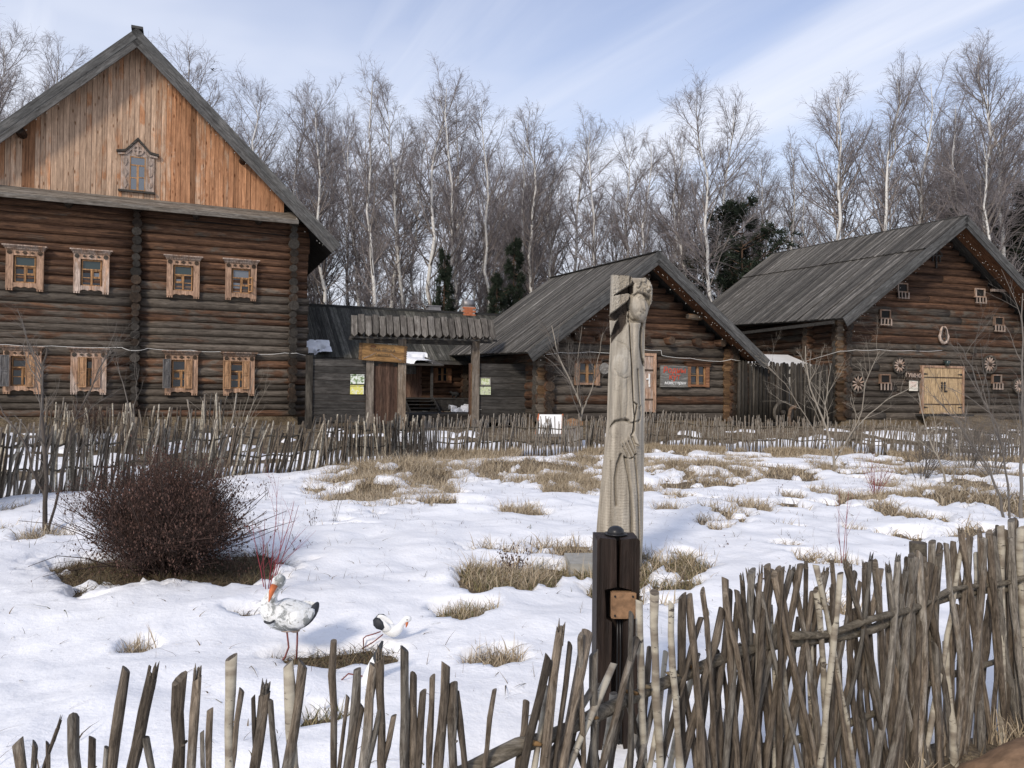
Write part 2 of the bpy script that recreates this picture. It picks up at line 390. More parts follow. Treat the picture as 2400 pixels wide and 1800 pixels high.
M['straw'] = attr_mat('straw', [(.2, .15, .1), (.36, .285, .19), (.46, .375, .26), (.54, .46, .34), (.28, .21, .14)])
M['green'] = attr_mat('winter_grass', [(.1, .10, .045), (.16, .155, .07), (.3, .24, .13), (.2, .15, .09)])
M['litter'] = attr_mat('dead_litter', [(.06, .045, .03), (.13, .09, .055), (.2, .15, .09), (.1, .1, .05)])
M['bush'] = attr_mat('bush_twigs', [(.035, .026, .022), (.062, .04, .033), (.095, .058, .047), (.05, .042, .035)])
M['bushhead'] = attr_mat('dried_flower_heads', [(.06, .036, .028), (.1, .056, .043), (.14, .08, .062)])
M['palestem'] = attr_mat('pale_stems', [(.26, .23, .185), (.32, .285, .235), (.2, .17, .135)])
M['redstem'] = attr_mat('red_stems', [(.22, .03, .045), (.28, .05, .06), (.16, .035, .04)])
M['greystem'] = attr_mat('grey_stems', [(.12, .105, .09), (.17, .15, .13), (.09, .08, .07)])
M['birchtwig'] = attr_mat('birch_twigs', [(.17, .15, .15), (.24, .215, .215), (.33, .3, .3), (.15, .13, .13)])
M['darktwig'] = attr_mat('alder_twigs', [(.1, .088, .082), (.15, .132, .125), (.2, .18, .172)])
M['needle'] = attr_mat('needles', [(.016, .022, .015), (.026, .036, .023), (.036, .048, .03)])
def birch_bark():
    m, nt, b = new_mat('birch_bark'); vec, oi = coords(nt, (1, 1, 1))
    mp = nd(nt, 'ShaderNodeMapping'); mp.inputs['Scale'].default_value = (1.3, 1.3, 4.5); nt.links.new(vec, mp.inputs[0])
    n = noise(nt, mp.outputs[0], 1.4, 5, .75); tcn = nd(nt, 'ShaderNodeTexCoord'); sx = nd(nt, 'ShaderNodeSeparateXYZ'); nt.links.new(tcn.outputs['Object'], sx.inputs[0])
    thr = mrange(nt, sx.outputs[2], 0, 9, .02, -.09)
    c = mixc(nt, mrange(nt, mth(nt, 'ADD', n, thr), .54, .62, 0, 1, True), (.66, .64, .6), (.07, .06, .055))
    nt.links.new(c, b.inputs['Base Color']); b.inputs['Roughness'].default_value = .8; return m
M['birch'] = birch_bark()
M['birchstake'] = birch_bark(); M['birchstake'].name = 'birch_stake_bark'
def birchstake():
    m, nt, b = new_mat('birch_stake'); vec, oi = coords(nt, (20, 20, 60)); n = noise(nt, vec, 1., 4, .7); n2 = noise(nt, vec, .3, 3)
    c = mixc(nt, mrange(nt, n, .58, .66, 0, 1, True), (.42, .38, .3), (.07, .055, .045)); c = mixc(nt, mrange(nt, n2, .45, .62), c, (.2, .165, .125))
    nt.links.new(c, b.inputs['Base Color']); b.inputs['Roughness'].default_value = .8; bump(nt, b, n, .5, .005); return m
M['birchstake'] = birchstake()
M['alderbark'] = plain('dark_bark', (.075, .062, .052), .9, 0, .4, 3., .5)
M['pinebark'] = plain('pine_bark', (.12, .075, .05), .9, 0, .4, 3., .5)
def poster(name, cols, sc_=9., lo=.4, hi=.6):
    m, nt, b = new_mat(name); vec, _ = coords(nt, rnd=False); n = noise(nt, vec, sc_, 3, .6, .6); r = nd(nt, 'ShaderNodeValToRGB')
    while len(r.color_ramp.elements) < len(cols): r.color_ramp.elements.new(.5)
    for i, c in enumerate(cols): r.color_ramp.elements[i].position = lo+(hi-lo)*i/(len(cols)-1); r.color_ramp.elements[i].color = (*c, 1)
    nt.links.new(n, r.inputs[0]); nt.links.new(r.outputs[0], b.inputs['Base Color']); b.inputs['Roughness'].default_value = .4; return m
M['poster1'] = poster('green_white_print', [(.75, .78, .74), (.72, .76, .7), (.35, .45, .25), (.1, .16, .06)], 11)
M['poster2'] = poster('yellow_print', [(.72, .68, .2), (.7, .66, .14), (.75, .75, .6)], 7)
M['poster3'] = poster('moss_print', [(.35, .42, .15), (.6, .66, .4), (.7, .72, .62)], 10)
M['poster4'] = poster('cabbage_print', [(.66, .7, .55), (.45, .55, .22), (.7, .72, .6), (.3, .32, .2)], 12)
M['paper'] = poster('notice_print', [(.72, .68, .58), (.68, .62, .52), (.75, .72, .64)], 20)
# ---------------------------------------------------------------- terrain
YB = ([-40, -16, -7.7, -5, 1, 8, 12.5, 22, 60], [14, 22.8, 26.4, 24.9, 24.2, 26.4, 28, 31, 40])
ZB = ([-40, -16, -7.7, -5, 1, 8, 12.5, 22, 60], [.4, .42, .42, .4, .42, .5, .5, .5, .5])
YF = ([-40, -7.6, -6.4, -5.4, -4.2, -2.7, -1.8, 2.4, 4.1, 9.6, 10.8, 12.3, 40], [6, 10, 12.2, 13.8, 15.1, 16.4, 18.5, 20.7, 21.8, 21.6, 19.8, 18.6, 14])
MOUNDS = [(930, 1120, 1.0, .7, .22), (870, 1150, .7, .4, .12), (1230, 1105, 1.6, .6, .2), (1330, 1140, .8, .4, .16), (1190, 1375, .5, .35, .08), (1580, 1340, .5, .3, .05),
          (1640, 1110, 1.3, .7, .16), (1500, 1120, 1., .5, .12), (2190, 1185, .6, .4, .1), (1760, 1195, .6, .3, .06), (1360, 1080, .7, .5, .14), (2330, 1190, .9, .8, .12), (1000, 1560, .5, .3, -.03)]
MOUNDS = [(hit(a, b).x, hit(a, b).y, c, d, e) for a, b, c, d, e in MOUNDS]
YN = ([-3, -.25, .12, .43, .83, 1.41, 1.96, 2.29, 3.25, 6], [1.5, 1.75, 1.95, 2.35, 2.66, 2.98, 3.42, 3.62, 3.9, 4.6])
def gz(x, y):
    x = np.asarray(x, float); y = np.asarray(y, float)
    yb = np.interp(x, *YB); yf = np.interp(x, *YF); zb = np.interp(x, *ZB)
    t = sstep(np.maximum(yf+.6, yb-6.5), yb-.2, y)
    z = zb*t
    amp = 1-.75*t
    z = z + amp*((fbm(x*.45+3, y*.45, 3)-.5)*.22 + (fbm(x*1.5+8, y*1.5+2, 3)-.5)*.12+(fbm(x*4+1, y*4, 2)-.5)*.03)
    for mx_, my_, a, b_, h in MOUNDS: z = z + h*np.exp(-((x-mx_)/a)**2-((y-my_)/b_)**2)*(.7+.6*fbm(x*3, y*3, 2))
    z = z + .06*sstep(40, 80, y)*(y-40)*.3
    z = z - .38*sstep(.0, .55, np.interp(x, *YN)-y)*sstep(-.1, .5, x)
    return z
PATCH = [  # px, py, width px, height px in the photograph -> placed on the ground
 (392, 1350, 500, 88), (775, 1555, 330, 62), (600, 1462, 140, 16), (325, 1532, 84, 40), (765, 1705, 120, 50), (1150, 1572, 160, 46), (1100, 1458, 150, 38),
 (1190, 1378, 210, 66), (1300, 1305, 340, 30), (1340, 1350, 190, 40), (1450, 1345, 200, 70), (1575, 1335, 170, 50), (1600, 1378, 90, 30), (930, 1125, 300, 96), (880, 1160, 190, 44), (1010, 1165, 130, 50),
 (1230, 1108, 300, 46), (1330, 1140, 160, 44), (1220, 1212, 110, 22), (1175, 1205, 40, 16), (1640, 1108, 240, 40), (1530, 1098, 120, 40), (1500, 1150, 90, 20),
 (1760, 1197, 110, 26), (1675, 1240, 80, 26), (1580, 1170, 50, 18), (1740, 1085, 70, 18), (1890, 1112, 60, 8), (1950, 1104, 100, 16), (2070, 1138, 64, 12),
 (2170, 1145, 100, 36), (2190, 1182, 150, 40), (2090, 1203, 90, 30), (2020, 1168, 70, 22), (1860, 1165, 50, 12), (1930, 1155, 60, 14), (2340, 1195, 190, 70), (2300, 1115, 200, 24),
 (1850, 1245, 60, 8), (1870, 1075, 70, 14), (1700, 1068, 90, 10), (2060, 1085, 80, 14), (2180, 1110, 90, 18), (110, 1285, 110, 34), (20, 1200, 60, 26), (10, 1250, 30, 22),
 (1360, 1085, 90, 40), (1560, 1200, 60, 20), (1930, 1330, 130, 30), (2000, 1250, 40, 12), (1840, 1300, 60, 12), (760, 1100, 60, 10), (700, 1102, 40, 7), (1440, 1400, 120, 40), (1560, 1420, 60, 18), (1950, 1440, 120, 36)]
PP = []
for px, py, w, h in PATCH:
    c = hit(px, py); a = hit(px, py-h/2); b_ = hit(px, py+h/2); PP.append((c.x, c.y, w/2/1800*c.y, max(.07, (a.y-b_.y)/2)))
def pmask(x, y, rough=1.):
    """1 where the snow has melted away"""
    x = np.asarray(x, float); y = np.asarray(y, float); m = np.zeros_like(x)
    wob = (fbm(x*3.1+5, y*3.1+1, 3)-.5)*1.1*rough; wob2 = (fbm(x*9+5, y*9+1, 3)-.5)*.75*rough
    for cx, cy, rx, ry in PP:
        d = np.sqrt(((x-cx)/rx)**2+((y-cy)/ry)**2); m = np.maximum(m, sstep(1.28, .86, d+wob+wob2))
    # melting meadow towards the right and the back: many small bare spots
    dens = sstep(8.5, 15, y)*sstep(-2.5, 4, x)*.9+sstep(1.0, 5.5, x)*sstep(5, 9, y)*.35
    dens = np.clip(dens, 0, 1)
    n = fbm(x*1.1+31, y*.8+12, 4)
    yf = np.interp(x, *YF)
    m = np.maximum(m, sstep(.685-.145*dens, .735-.145*dens, n)*(dens > .05)*(y < yf))
    # earth line along the foot of the far wattle fence, and trodden yard soil behind it
    df = np.abs(y-yf+.05); m = np.maximum(m, sstep(.34, .12, df+wob*.22))
    yard = sstep(.52, .60, fbm(x*.8+2, y*.55+7, 3)+.1*sstep(-5, -1, x)*sstep(5, 1, x)+.12*sstep(-3.5, -6, x))*(y > yf+2.6); m = np.maximum(m, yard)
    yb = np.interp(x, *YB); m = np.maximum(m, sstep(-2.9, -2.1, y-yb+wob*.9)*(1-.9*sstep(.58, .66, fbm(x*.9+3, y*.9+20, 3))*(y < yb-1)))
    # lumps of snow caught in the larger bare places
    m = m*(1-.85*sstep(.585, .66, fbm(x*2.7+60, y*2.7+3, 3))*(y > 7)*(y < yf-.5))
    # bare earth on the near side of the closest fence
    m = np.maximum(m, sstep(.35, .0, y-np.interp(x, *YN)+wob*.3)*sstep(-.2, .4, x))
    return np.clip(m, 0, 1)
# fan-shaped grids: fine close to the viewpoint, coarser far off
def fan(nc, nr, y0, y1, umax):
    t = np.geomspace(y0+6, y1+6, nr); u = np.linspace(-umax, umax, nc)
    U, T = np.meshgrid(u, t); X = T*U; Y = T-6
    i = np.arange(nr*nc).reshape(nr, nc); q = np.stack([i[:-1, :-1], i[:-1, 1:], i[1:, 1:], i[1:, :-1]], -1).reshape(-1, 4)
    return X, Y, q
X, Y, q = fan(460, 640, .4, 60, .95)
m = pmask(X, Y)
T_ = .085+.05*(fbm(X*.9, Y*.9+40, 3)-.5)+.022*(fbm(X*6, Y*6, 3)-.5)
T_ = np.where(m > 0, T_*(1-1.55*m), T_)
T_ = T_ - .3*sstep(40, 48, Y)
T_ = np.where(Y < .2, -.2, T_)
Z = gz(X, Y)+np.maximum(T_, -.12)
o = bpy.data.objects.new('snow', np_mesh('snow', np.stack([X, Y, Z], -1), quads=q, mats=[M['snow']])); link(o); tag(o, 'melting white snow cover over the meadow and yard', 'snow', kind='structure')
X, Y, q = fan(300, 420, -5.3, 180, 1.6)
mm = pmask(X, Y); Z = gz(X, Y)+.012*(fbm(X*8, Y*8, 2)-.5)+.02*mm*(fbm(X*14, Y*14, 2)-.5)*(Y < 30)
o = bpy.data.objects.new('ground', np_mesh('ground', np.stack([X, Y, Z], -1), quads=q, mats=[M['ground']])); link(o); tag(o, 'matted brown grass and soil under the snow', 'ground', kind='structure')
def gzf(x, y): return float(gz(np.array([x]), np.array([y]))[0])
def snowz(x, y): return gzf(x, y)+.07*(1-float(pmask(np.array([x]), np.array([y]))[0]))

# ---------------------------------------------------------------- grass
def blades(px, py, hgt, lean, wid, seed, droop=.5, wind=0.):
    g = np.random.default_rng(seed); n = len(px); z = gz(px, py)-.01
    az = g.random(n)*2*np.pi; L = hgt*(.45+.75*g.random(n)); ln = lean*g.random(n)**.7
    dx = np.cos(az)*ln+wind; dy = np.sin(az)*ln
    B = np.stack([px, py, z], -1)
    K = 4; P = np.zeros((n, K, 3))
    for k in range(K):
        s = k/(K-1); P[:, k, 0] = B[:, 0]+dx*L*s**1.6; P[:, k, 1] = B[:, 1]+dy*L*s**1.6
        P[:, k, 2] = B[:, 2]+L*(s-droop*ln*s*s*.8)
    a2 = g.random(n)*np.pi; W = np.stack([np.cos(a2), np.sin(a2), np.zeros(n)], -1)*(wid*(.6+.8*g.random(n)))[:, None]
    v = np.concatenate([P[:, 0]-W/2, P[:, 0]+W/2, P[:, 1]-W*.45, P[:, 1]+W*.45, P[:, 2]-W*.3, P[:, 2]+W*.3, P[:, 3]], 0)
    i = np.arange(n); A = lambda k: i+k*n
    tr = np.concatenate([np.stack([A(0), A(1), A(3)], -1), np.stack([A(0), A(3), A(2)], -1), np.stack([A(2), A(3), A(5)], -1), np.stack([A(2), A(5), A(4)], -1), np.stack([A(4), A(5), A(6)], -1)])
    return v, tr
def scatter_patch(idx, dens, shrink=1.):
    xs, ys = [], []
    for k in idx:
        cx, cy, rx, ry = PP[k]; n = int(dens*math.pi*rx*ry)+6
        r = np.sqrt(rng.random(n))*shrink; a = rng.random(n)*2*np.pi; xs.append(cx+rx*r*np.cos(a)); ys.append(cy+ry*r*np.sin(a))
    return np.concatenate(xs), np.concatenate(ys)
def grass_obj(name, sets, mat, label, cat):
    vs, ts, b = [], [], 0
    for v, t in sets: vs.append(v); ts.append(t+b); b += len(v)
    o = bpy.data.objects.new(name, np_mesh(name, np.concatenate(vs), tris=np.concatenate(ts), mats=[mat], smooth=False)); link(o); tag(o, label, cat, kind='stuff')
allp = set(range(len(PP)))
greenp = [4, 6, 7, 9, 10, 11, 12, 51, 53]; litterp = [0, 1, 2]
strawp = sorted(allp-set(litterp)-{4, 6})
x1, y1 = scatter_patch(strawp, 900, 1.12)
# thin out with clumping noise so tufts stand apart
k = fbm(x1*4, y1*4, 3)+.25*rng.random(len(x1)) > .50; x1, y1 = x1[k], y1[k]
h1 = .13+.16*fbm(x1*2+9, y1*2, 2)+.16*np.exp(-((x1-hit(930, 1120).x)/1.3)**2-((y1-hit(930, 1120).y)/1.3)**2)
xk, yk = scatter_patch([3, 5, 6, 7, 17, 18], 2600, .95); hk = .1+.13*fbm(xk*5, yk*5, 2)
xg, yg = scatter_patch([4], 3000, .95)
# meadow spots
xx = rng.random(150000)*24-7; yy = 4+rng.random(150000)*19; mk = pmask(xx, yy, 1.); yf_ = np.interp(xx, *YF)
k = (mk > .45) & (np.abs(xx/yy) < .75) & (fbm(xx*3, yy*3, 3)+.3*rng.random(len(xx)) > .56) & (yy < yf_+.4) & ((yy > 7) | (xx > 1)); x2, y2 = xx[k], yy[k]
h2 = .1+.16*fbm(x2*1.3+4, y2*1.3, 2)
# rank grass at the foot of the far fence
tt = rng.random(60000); fx = -6.5+tt*20; fy = np.interp(fx, *YF)-.05-np.abs(rng.normal(0, .22, len(fx)))
k = (fbm(fx*1.7+50, fy*.3, 2) > .56-.16*sstep(-1, 2, fx)) & ((fx > -2.2)); x3, y3 = fx[k], fy[k]; h3 = .14+.26*fbm(x3*1.2+7, y3, 2)
xn = rng.random(9000)*5+.4; yn_ = np.interp(xn, *YN)-np.abs(rng.normal(0, .25, len(xn))); k = fbm(xn*3, yn_*3, 2) > .5; xn, yn_ = xn[k], yn_[k]
grass_obj('dry_grass', [blades(xk, yk, hk, 1.1, .0055, 21, .6), blades(xn, yn_, .12+.2*fbm(xn*2, yn_, 2), .7, .005, 12, .5), blades(x1, y1, h1, 1.4, .007, 1, .55), blades(x2, y2, h2, 1.2, .011, 2, .6), blades(x3, y3, h3, .7, .012, 3, .5)], M['straw'], 'straw coloured dead grass tufts standing out of the snow', 'grass')
x4, y4 = scatter_patch(greenp, 2400, 1.08); k = fbm(x4*5, y4*5, 3)+.25*rng.random(len(x4)) > .47; x4, y4 = x4[k], y4[k]
grass_obj('green_grass', [blades(xg, yg, .11+0*xg, 1., .005, 25, .6), blades(x4, y4, .09+.07*fbm(x4*3, y4*3, 2), .8, .0055, 5, .6)], M['green'], 'olive green winter grass round the carved post and stork hollow', 'grass')
x5, y5 = scatter_patch(litterp, 3600, 1.1)
x5b, y5b = scatter_patch(sorted(allp-{0, 1, 2}), 350, 1.05)
xl = np.concatenate([x5, x5b]); yl = np.concatenate([y5, y5b])
grass_obj('fallen_grass_litter', [blades(xl, yl, .07+.05*rng.random(len(xl)), 2.6, .006, 6, .33)], M['litter'], 'dark dead stems and leaves lying in the melted hollows', 'litter')
# wind-blown bits of twig and leaf lying on the snow
xd = rng.random(2600)*16-5.5; yd = 3+rng.random(2600)**1.3*13; k = np.abs(xd/yd) < .8; xd, yd = xd[k], yd[k]
vd, td = blades(xd, yd, .045+.05*rng.random(len(xd)), 3., .006, 18, .32); vd[:, 2] += .085
grass_obj('wind_blown_litter', [(vd, td)], M['litter'], 'scattered twig and leaf bits lying on the snow', 'litter')
# single stubble stalks poking through the snow
xs = rng.random(26000)*16-6; ys = 2.6+rng.random(26000)**1.2*13; k = (fbm(xs*1.4+77, ys*1.4, 3) > .45) & (fbm(xs*6, ys*6+9, 2) > .5) & (np.abs(xs/ys) < .8) & ~((xs < -1.2) & (ys < 6)); xs, ys = xs[k], ys[k]
grass_obj('stubble', [blades(xs, ys, .11+.08*rng.random(len(xs)), .6, .0045, 8, .2)], M['litter'], 'sparse dark stubble stalks poking up through the snow', 'stubble')
# ---------------------------------------------------------------- buildings
class House:
    """local frame: x along the front, y = depth behind the front wall, z up from the base"""
    def __init__(s, name, ox, oy, ang, base, label, cat):
        s.root = empty(name, (ox, oy, base), math.radians(ang)); s.base = base; tag(s.root, label, cat)
        s.mw = Matrix.Translation((ox, oy, base)) @ Matrix.Rotation(math.radians(ang), 4, 'Z')
    def w(s, x, y, z): return s.mw @ V((x, y, z-s.base))
def gcol(g=.5, v=1.): return (g, v, 0, 1)
def log_mesh(L, r, seed, sides=10, cuts=5, endmi=1, bend=.012):
    q = random.Random(seed); b = MB(); pts = []; rad = []
    for i in range(cuts+1):
        t = i/cuts; pts.append((L*t, q.uniform(-1, 1)*bend, q.uniform(-1, 1)*bend)); rad.append(r*(1+q.uniform(-.05, .05)))
    b.tube(pts, rad, sides, 0, endmi, True, sy=1)
    return b
_ls = [0]
def log(H, x0, x1, y, z, r, g, v=1., depth=None, name='log', sides=10, mats=None, parent=None):
    """horizontal log; with depth given it runs back from y to y+depth at x0"""
    _ls[0] += 1; mats = mats or [M['log'], M['log_end']]
    if depth is None:
        b = log_mesh(x1-x0, r, _ls[0], sides, max(3, int((x1-x0)/.9))); return b.build(name, mats, parent or H.root, (x0, y, z-H.base), None, gcol(g, v))
    b = log_mesh(depth, r, _ls[0], sides, 3); return b.build(name, mats, parent or H.root, (x0, y, z-H.base), (0, 0, math.pi/2), gcol(g, v))
def boards(H, name, mat, n, fn, parent=None):
    for i in range(n):
        fn(i)
def roof_board(H, parent, x_y0, top, bot, wid, th, mat, g, v):
    """board on the left slope: top/bot are local (x,z) points, x_y0 its position along the building"""
    dx = bot[0]-top[0]; dz = bot[1]-top[1]; L = math.hypot(dx, dz); a = math.atan2(dz, dx)
    b = MB(); b.box((L/2, 0, 0), (L, wid, th)); q = R
    return b.build('roof_board', mat, parent, (top[0], x_y0, top[1]), (0, -a+q.uniform(-.002, .002), 0), gcol(g, v))
def window_std(H, x, z, w, h, style, sashpane=0, seed=0):
    """carved window: parts frame, cornice, sash, panes, shutters; (x,z) centre of the outer frame, z in world height"""
    q = random.Random(seed); zb = z-H.base
    b = MB(); fw = w*.19; y0, y1 = -.26, -.13
    # side boards with three drops at the foot
    for s in (-1, 1):
        xa = s*(w/2-fw/2)
        b.bx(xa-fw/2, xa+fw/2, y0, y1, -h/2, h/2-.13)
        for k in (-1, 0, 1): b.bx(xa+k*fw*.34-.022, xa+k*fw*.34+.022, y0+.01, y1, -h/2-.055, -h/2-.001)
        # carved rosette
        for k in range(8):
            a = k*math.pi/4; b.box((xa+math.cos(a)*fw*.26, y0-.008, h/2-.22+math.sin(a)*fw*.26), (.04, .02, .04), 1, Matrix.Rotation(a, 3, 'Y'))
        b.box((xa, y0-.012, h/2-.22), (.05, .025, .05), 1)
    # head board with three lozenges, apron with a wavy lower edge
    b.bx(-w/2+fw+.002, w/2-fw-.002, y0+.006, y1, h/2-.31, h/2-.13)
    for k, sz in ((-1, .06), (0, .085), (1, .06)):
        b.prism([(k*.2-sz, h/2-.22), (k*.2, h/2-.22+sz*.7), (k*.2+sz, h/2-.22), (k*.2, h/2-.22-sz*.7)], y0-.014, y0+.005, 1)
    n = 14; iw = w/2-fw-.002; ap = [(-iw, -h/2+.19), (-iw, -h/2+.03)]
    for k in range(1, n): t = k/n; ap.append((-iw+2*iw*t, -h/2+.03+.035*abs(math.sin(t*math.pi*3))))
    ap += [(iw, -h/2+.03), (iw, -h/2+.19)]
    b.prism(ap, y0+.012, y1)
    f = b.build('window_frame', [M['trim'], M['log_end']], H.root, (x, 0, zb), None, gcol(q.uniform(.4, .8), q.uniform(.9, 1.05)))
    # cornice: stepped, with small dentils
    c = MB(); c.bx(-w/2-.03, w/2+.03, y0-.02, y1, h/2-.127, h/2-.08); c.bx(-w/2-.06, w/2+.06, y0-.06, y1, h/2-.078, h/2-.04); c.bx(-w/2-.1, w/2+.1, y0-.11, y1+.03, h/2-.037, h/2)
    nd_ = 20
    for k in range(nd_):
        xx = -w/2-.02+(w+.04)*(k+.5)/nd_; c.bx(xx-.016, xx+.016, y0-.045, y0-.022, h/2-.122, h/2-.082)
        c.prism([(xx-.02, h/2-.14), (xx+.02, h/2-.14), (xx, h/2-.168)], y0-.012, y0+.004)
    c.build('window_cornice', M['trim'], f, (0, 0, 0), None, gcol(.8, .62 if style == 'lower' else .8))
    # recess, sash, panes
    ow = w-2*fw; top = h/2-.31; bot = -h/2+.19; oh = top-bot
    d = MB(); d.bx(-ow/2, ow/2, -.112, -.08, bot, top); d.build('window_recess', M['dark'], f)
    s = MB(); t = .035; ys, ye = -.185, -.13
    sx0, sx1 = -ow/2+.03, ow/2-.03; zt = bot+oh*.62
    s.bx(sx0, sx1, ys-.02, ye, zt-t*.6, zt+t*.6); s.bx(sx0, sx1, ys, ye, top-.05, top-.01); s.bx(sx0, sx1, ys, ye, bot, bot+.04)
    s.bx(sx0, sx0+t, ys, ye, bot+.04, top-.05); s.bx(sx1-t, sx1, ys, ye, bot+.04, top-.05); s.bx(-t*.8, t*.8, ys-.012, ye, bot+.04, zt-t*.6)
    zm = bot+oh*.31
    s.bx(sx0+t, -t*.8, ys+.01, ye, zm-.014, zm+.014); s.bx(t*.8, sx1-t, ys+.01, ye, zm-.014, zm+.014)
    vx = 1 if seed % 3 else -1
    a0, a1 = (t*.8, sx1-t) if vx > 0 else (sx0+t, -t*.8)
    for za, zb_ in ((zm+.014, zm+.05), (zt-.055, zt-t*.6)): s.bx(a0, a1, ys+.005, ye, za, zb_)
    for xa, xb in ((a0, a0+.03), (a1-.03, a1)): s.bx(xa, xb, ys+.005, ye, zm+.05, zt-.055)
    s.build('sash', M['sash'], f, (0, 0, 0), None, gcol(.4, 1.))
    for k, (xa, xb, za, zb_) in enumerate(((sx0+t, sx1-t, zt+t*.6, top-.05), (sx0+t, -t*.8, bot+.04, zm-.014), (t*.8, sx1-t, bot+.04, zm-.014), (sx0+t, -t*.8, zm+.014, zt-t*.6), (t*.8, sx1-t, zm+.014, zt-t*.6))):
        p = MB(); p.bx(xa, xb, -.15, -.145, za, zb_)
        mt = M['glasslight'] if (sashpane >> k) & 1 else (M['glassteal'] if k == 0 and style == 'upper' else M['glass'])
        p.build('pane', mt, f)
    if style.startswith('lower'):
        # panelled shutters hung on the side boards, partly folded in front of the opening
        sh = h-.46; sw = ow*.38; cz = (top+bot)/2-.0
        for sgn, opened in ((-1, seed), (1, 0)):
            b = MB(); b.bx(0, sw, -.02, .02, -sh/2, sh/2)
            for zc in (-sh/4, sh/4):
                b.bx(.05, sw-.05, -.034, -.02, zc-sh*.19, zc+sh*.19, 0); b.bx(.085, sw-.085, -.046, -.034, zc-sh*.14, zc+sh*.14, 0)
            for xa, xb in ((0, .03), (sw-.03, sw)): b.bx(xa, xb, -.036, -.0205, -sh/2, sh/2)
            for za in (-sh/2+.012, 0, sh/2-.012): b.bx(.03, sw-.03, -.036, -.0205, za-.012, za+.012)
            if sgn > 0: loc = (ow/2-sw+.02, y0-.03, cz); rot = (0, 0, .10); mt = M['trimfresh']; g = .3
            else:
                if seed in (1, 3): loc = (-ow/2-sw-.01, y0-.14, cz); rot = (0, 0, .30); mt = M['shgrey']; g = .6
                elif seed == 4: loc = (-ow/2-sw*.86, y0-.08, cz); rot = (0, 0, .12); mt = M['trimfresh']; g = .6
                else: loc = (-ow/2+.02, y0-.03, cz); rot = (0, 0, -.03); mt = M['trimfresh']; g = .2
            if seed == 2 and sgn > 0: mt = M['trim']
            b.build('shutter', mt, f, loc, rot, gcol(g, 1.))
    if style == 'upper' and seed == 4:
        b = MB(); b.bx(0, .03, -.02, .02, 0, .5); b.bx(.19, .22, -.02, .02, 0, .5)
        for z_ in (.0, .24, .47): b.bx(.03, .19, -.02, .02, z_, z_+.03)
        b.build('open_casement', M['sash'], f, (ow/2-.06, ys-.03, bot+.05), (0, 0, -1.05), gcol(.1, 1.1))
    return f

def courses(n, z0, pit, seed):
    q = random.Random(seed); w = [q.uniform(.8, 1.2) for _ in range(n)]; s_ = sum(w); out = []; z = z0
    for a in w: h = a*pit*n/s_; out.append((z+h/2, h)); z += h
    return out
# ===== tall two-storey log house on the left
A = House('log_house', -7.74, 27.0, 23, .58, 'tall two storey log house with steep plank gable and carved window frames', 'house')
PT = -4.96; LW = -9.95
nlog = 27; z0 = .70; pit = (7.52-z0)/nlog
CA = courses(nlog, z0, pit, 4)
for i in range(nlog):
    z, hh_ = CA[i]; f = i/nlog; q = R.uniform
    rr = hh_*.56*q(.97, 1.05)
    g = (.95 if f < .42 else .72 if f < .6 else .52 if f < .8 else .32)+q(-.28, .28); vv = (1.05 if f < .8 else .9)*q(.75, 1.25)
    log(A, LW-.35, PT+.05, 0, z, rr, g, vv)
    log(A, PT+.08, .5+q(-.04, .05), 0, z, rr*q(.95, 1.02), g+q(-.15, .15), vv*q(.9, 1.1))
    for xc in (PT, -.02, LW):
        log(A, xc, None, -.36+q(-.03, .03), z+hh_*.5*(1 if i % 2 else .85)-.02, rr*q(.88, 1.12), .8+q(-.3, .3), .55*q(.5, 1.4), depth=4.5 if xc != PT else .9, mats=[M['log'], M['log_end']])
wall = MB(); wall.bx(LW, -.1, .1, .2, .1, 7.0); wall.bx(LW, LW+.1, .2, 9, .1, 7); wall.bx(-.2, -.1, .2, 9, .1, 7); wall.bx(LW, -.1, 9, 9.1, .1, 7); wall.build('inner_wall', M['dark'], A.root)
st = MB(); st.bx(LW-.1, .2, -.12, .3, -.35, .13); st.build('stone_footing', M['ground'], A.root)
# windows
for k, (x, pane) in enumerate(((-8.05, 0), (-6.24, 16), (-3.56, 8), (-1.75, 1 | 2 | 8))):
    window_std(A, x, 5.33+.02*k, 1.0, 1.34, 'upper', pane, k+1)
for k, x in enumerate((-8.07, -6.27, -3.57, -1.77)): window_std(A, x, 2.19, 1.0, 1.42, 'lower', 0, (1, 2, 3, 4)[k])
# pent roof between wall and gable
for k in range(5):
    b = MB(); x0 = LW-.2; L = -x0+.05
    b.box((L/2, 0, .012*(k % 2)), (L, .2, .035)); b.build('pent_board', M['pent'], A.root, (x0, -.05-.148*k, 7.84-A.base-.085*k), (.52, 0, 0), gcol(.6, R.uniform(.85, 1.15)))
b = MB(); b.bx(0, -LW+.25, -.02, .02, -.09, .06); b.build('pent_fascia', M['pent'], A.root, (LW-.2, -.80, 7.41-A.base), (-.1, 0, 0), gcol(.75, .9))
for xx in (-8.9, -6.9, -3.2, -1.2): log(A, xx, None, -.62, 7.42, .12, .9, .5, depth=.7, name='bracket_log')
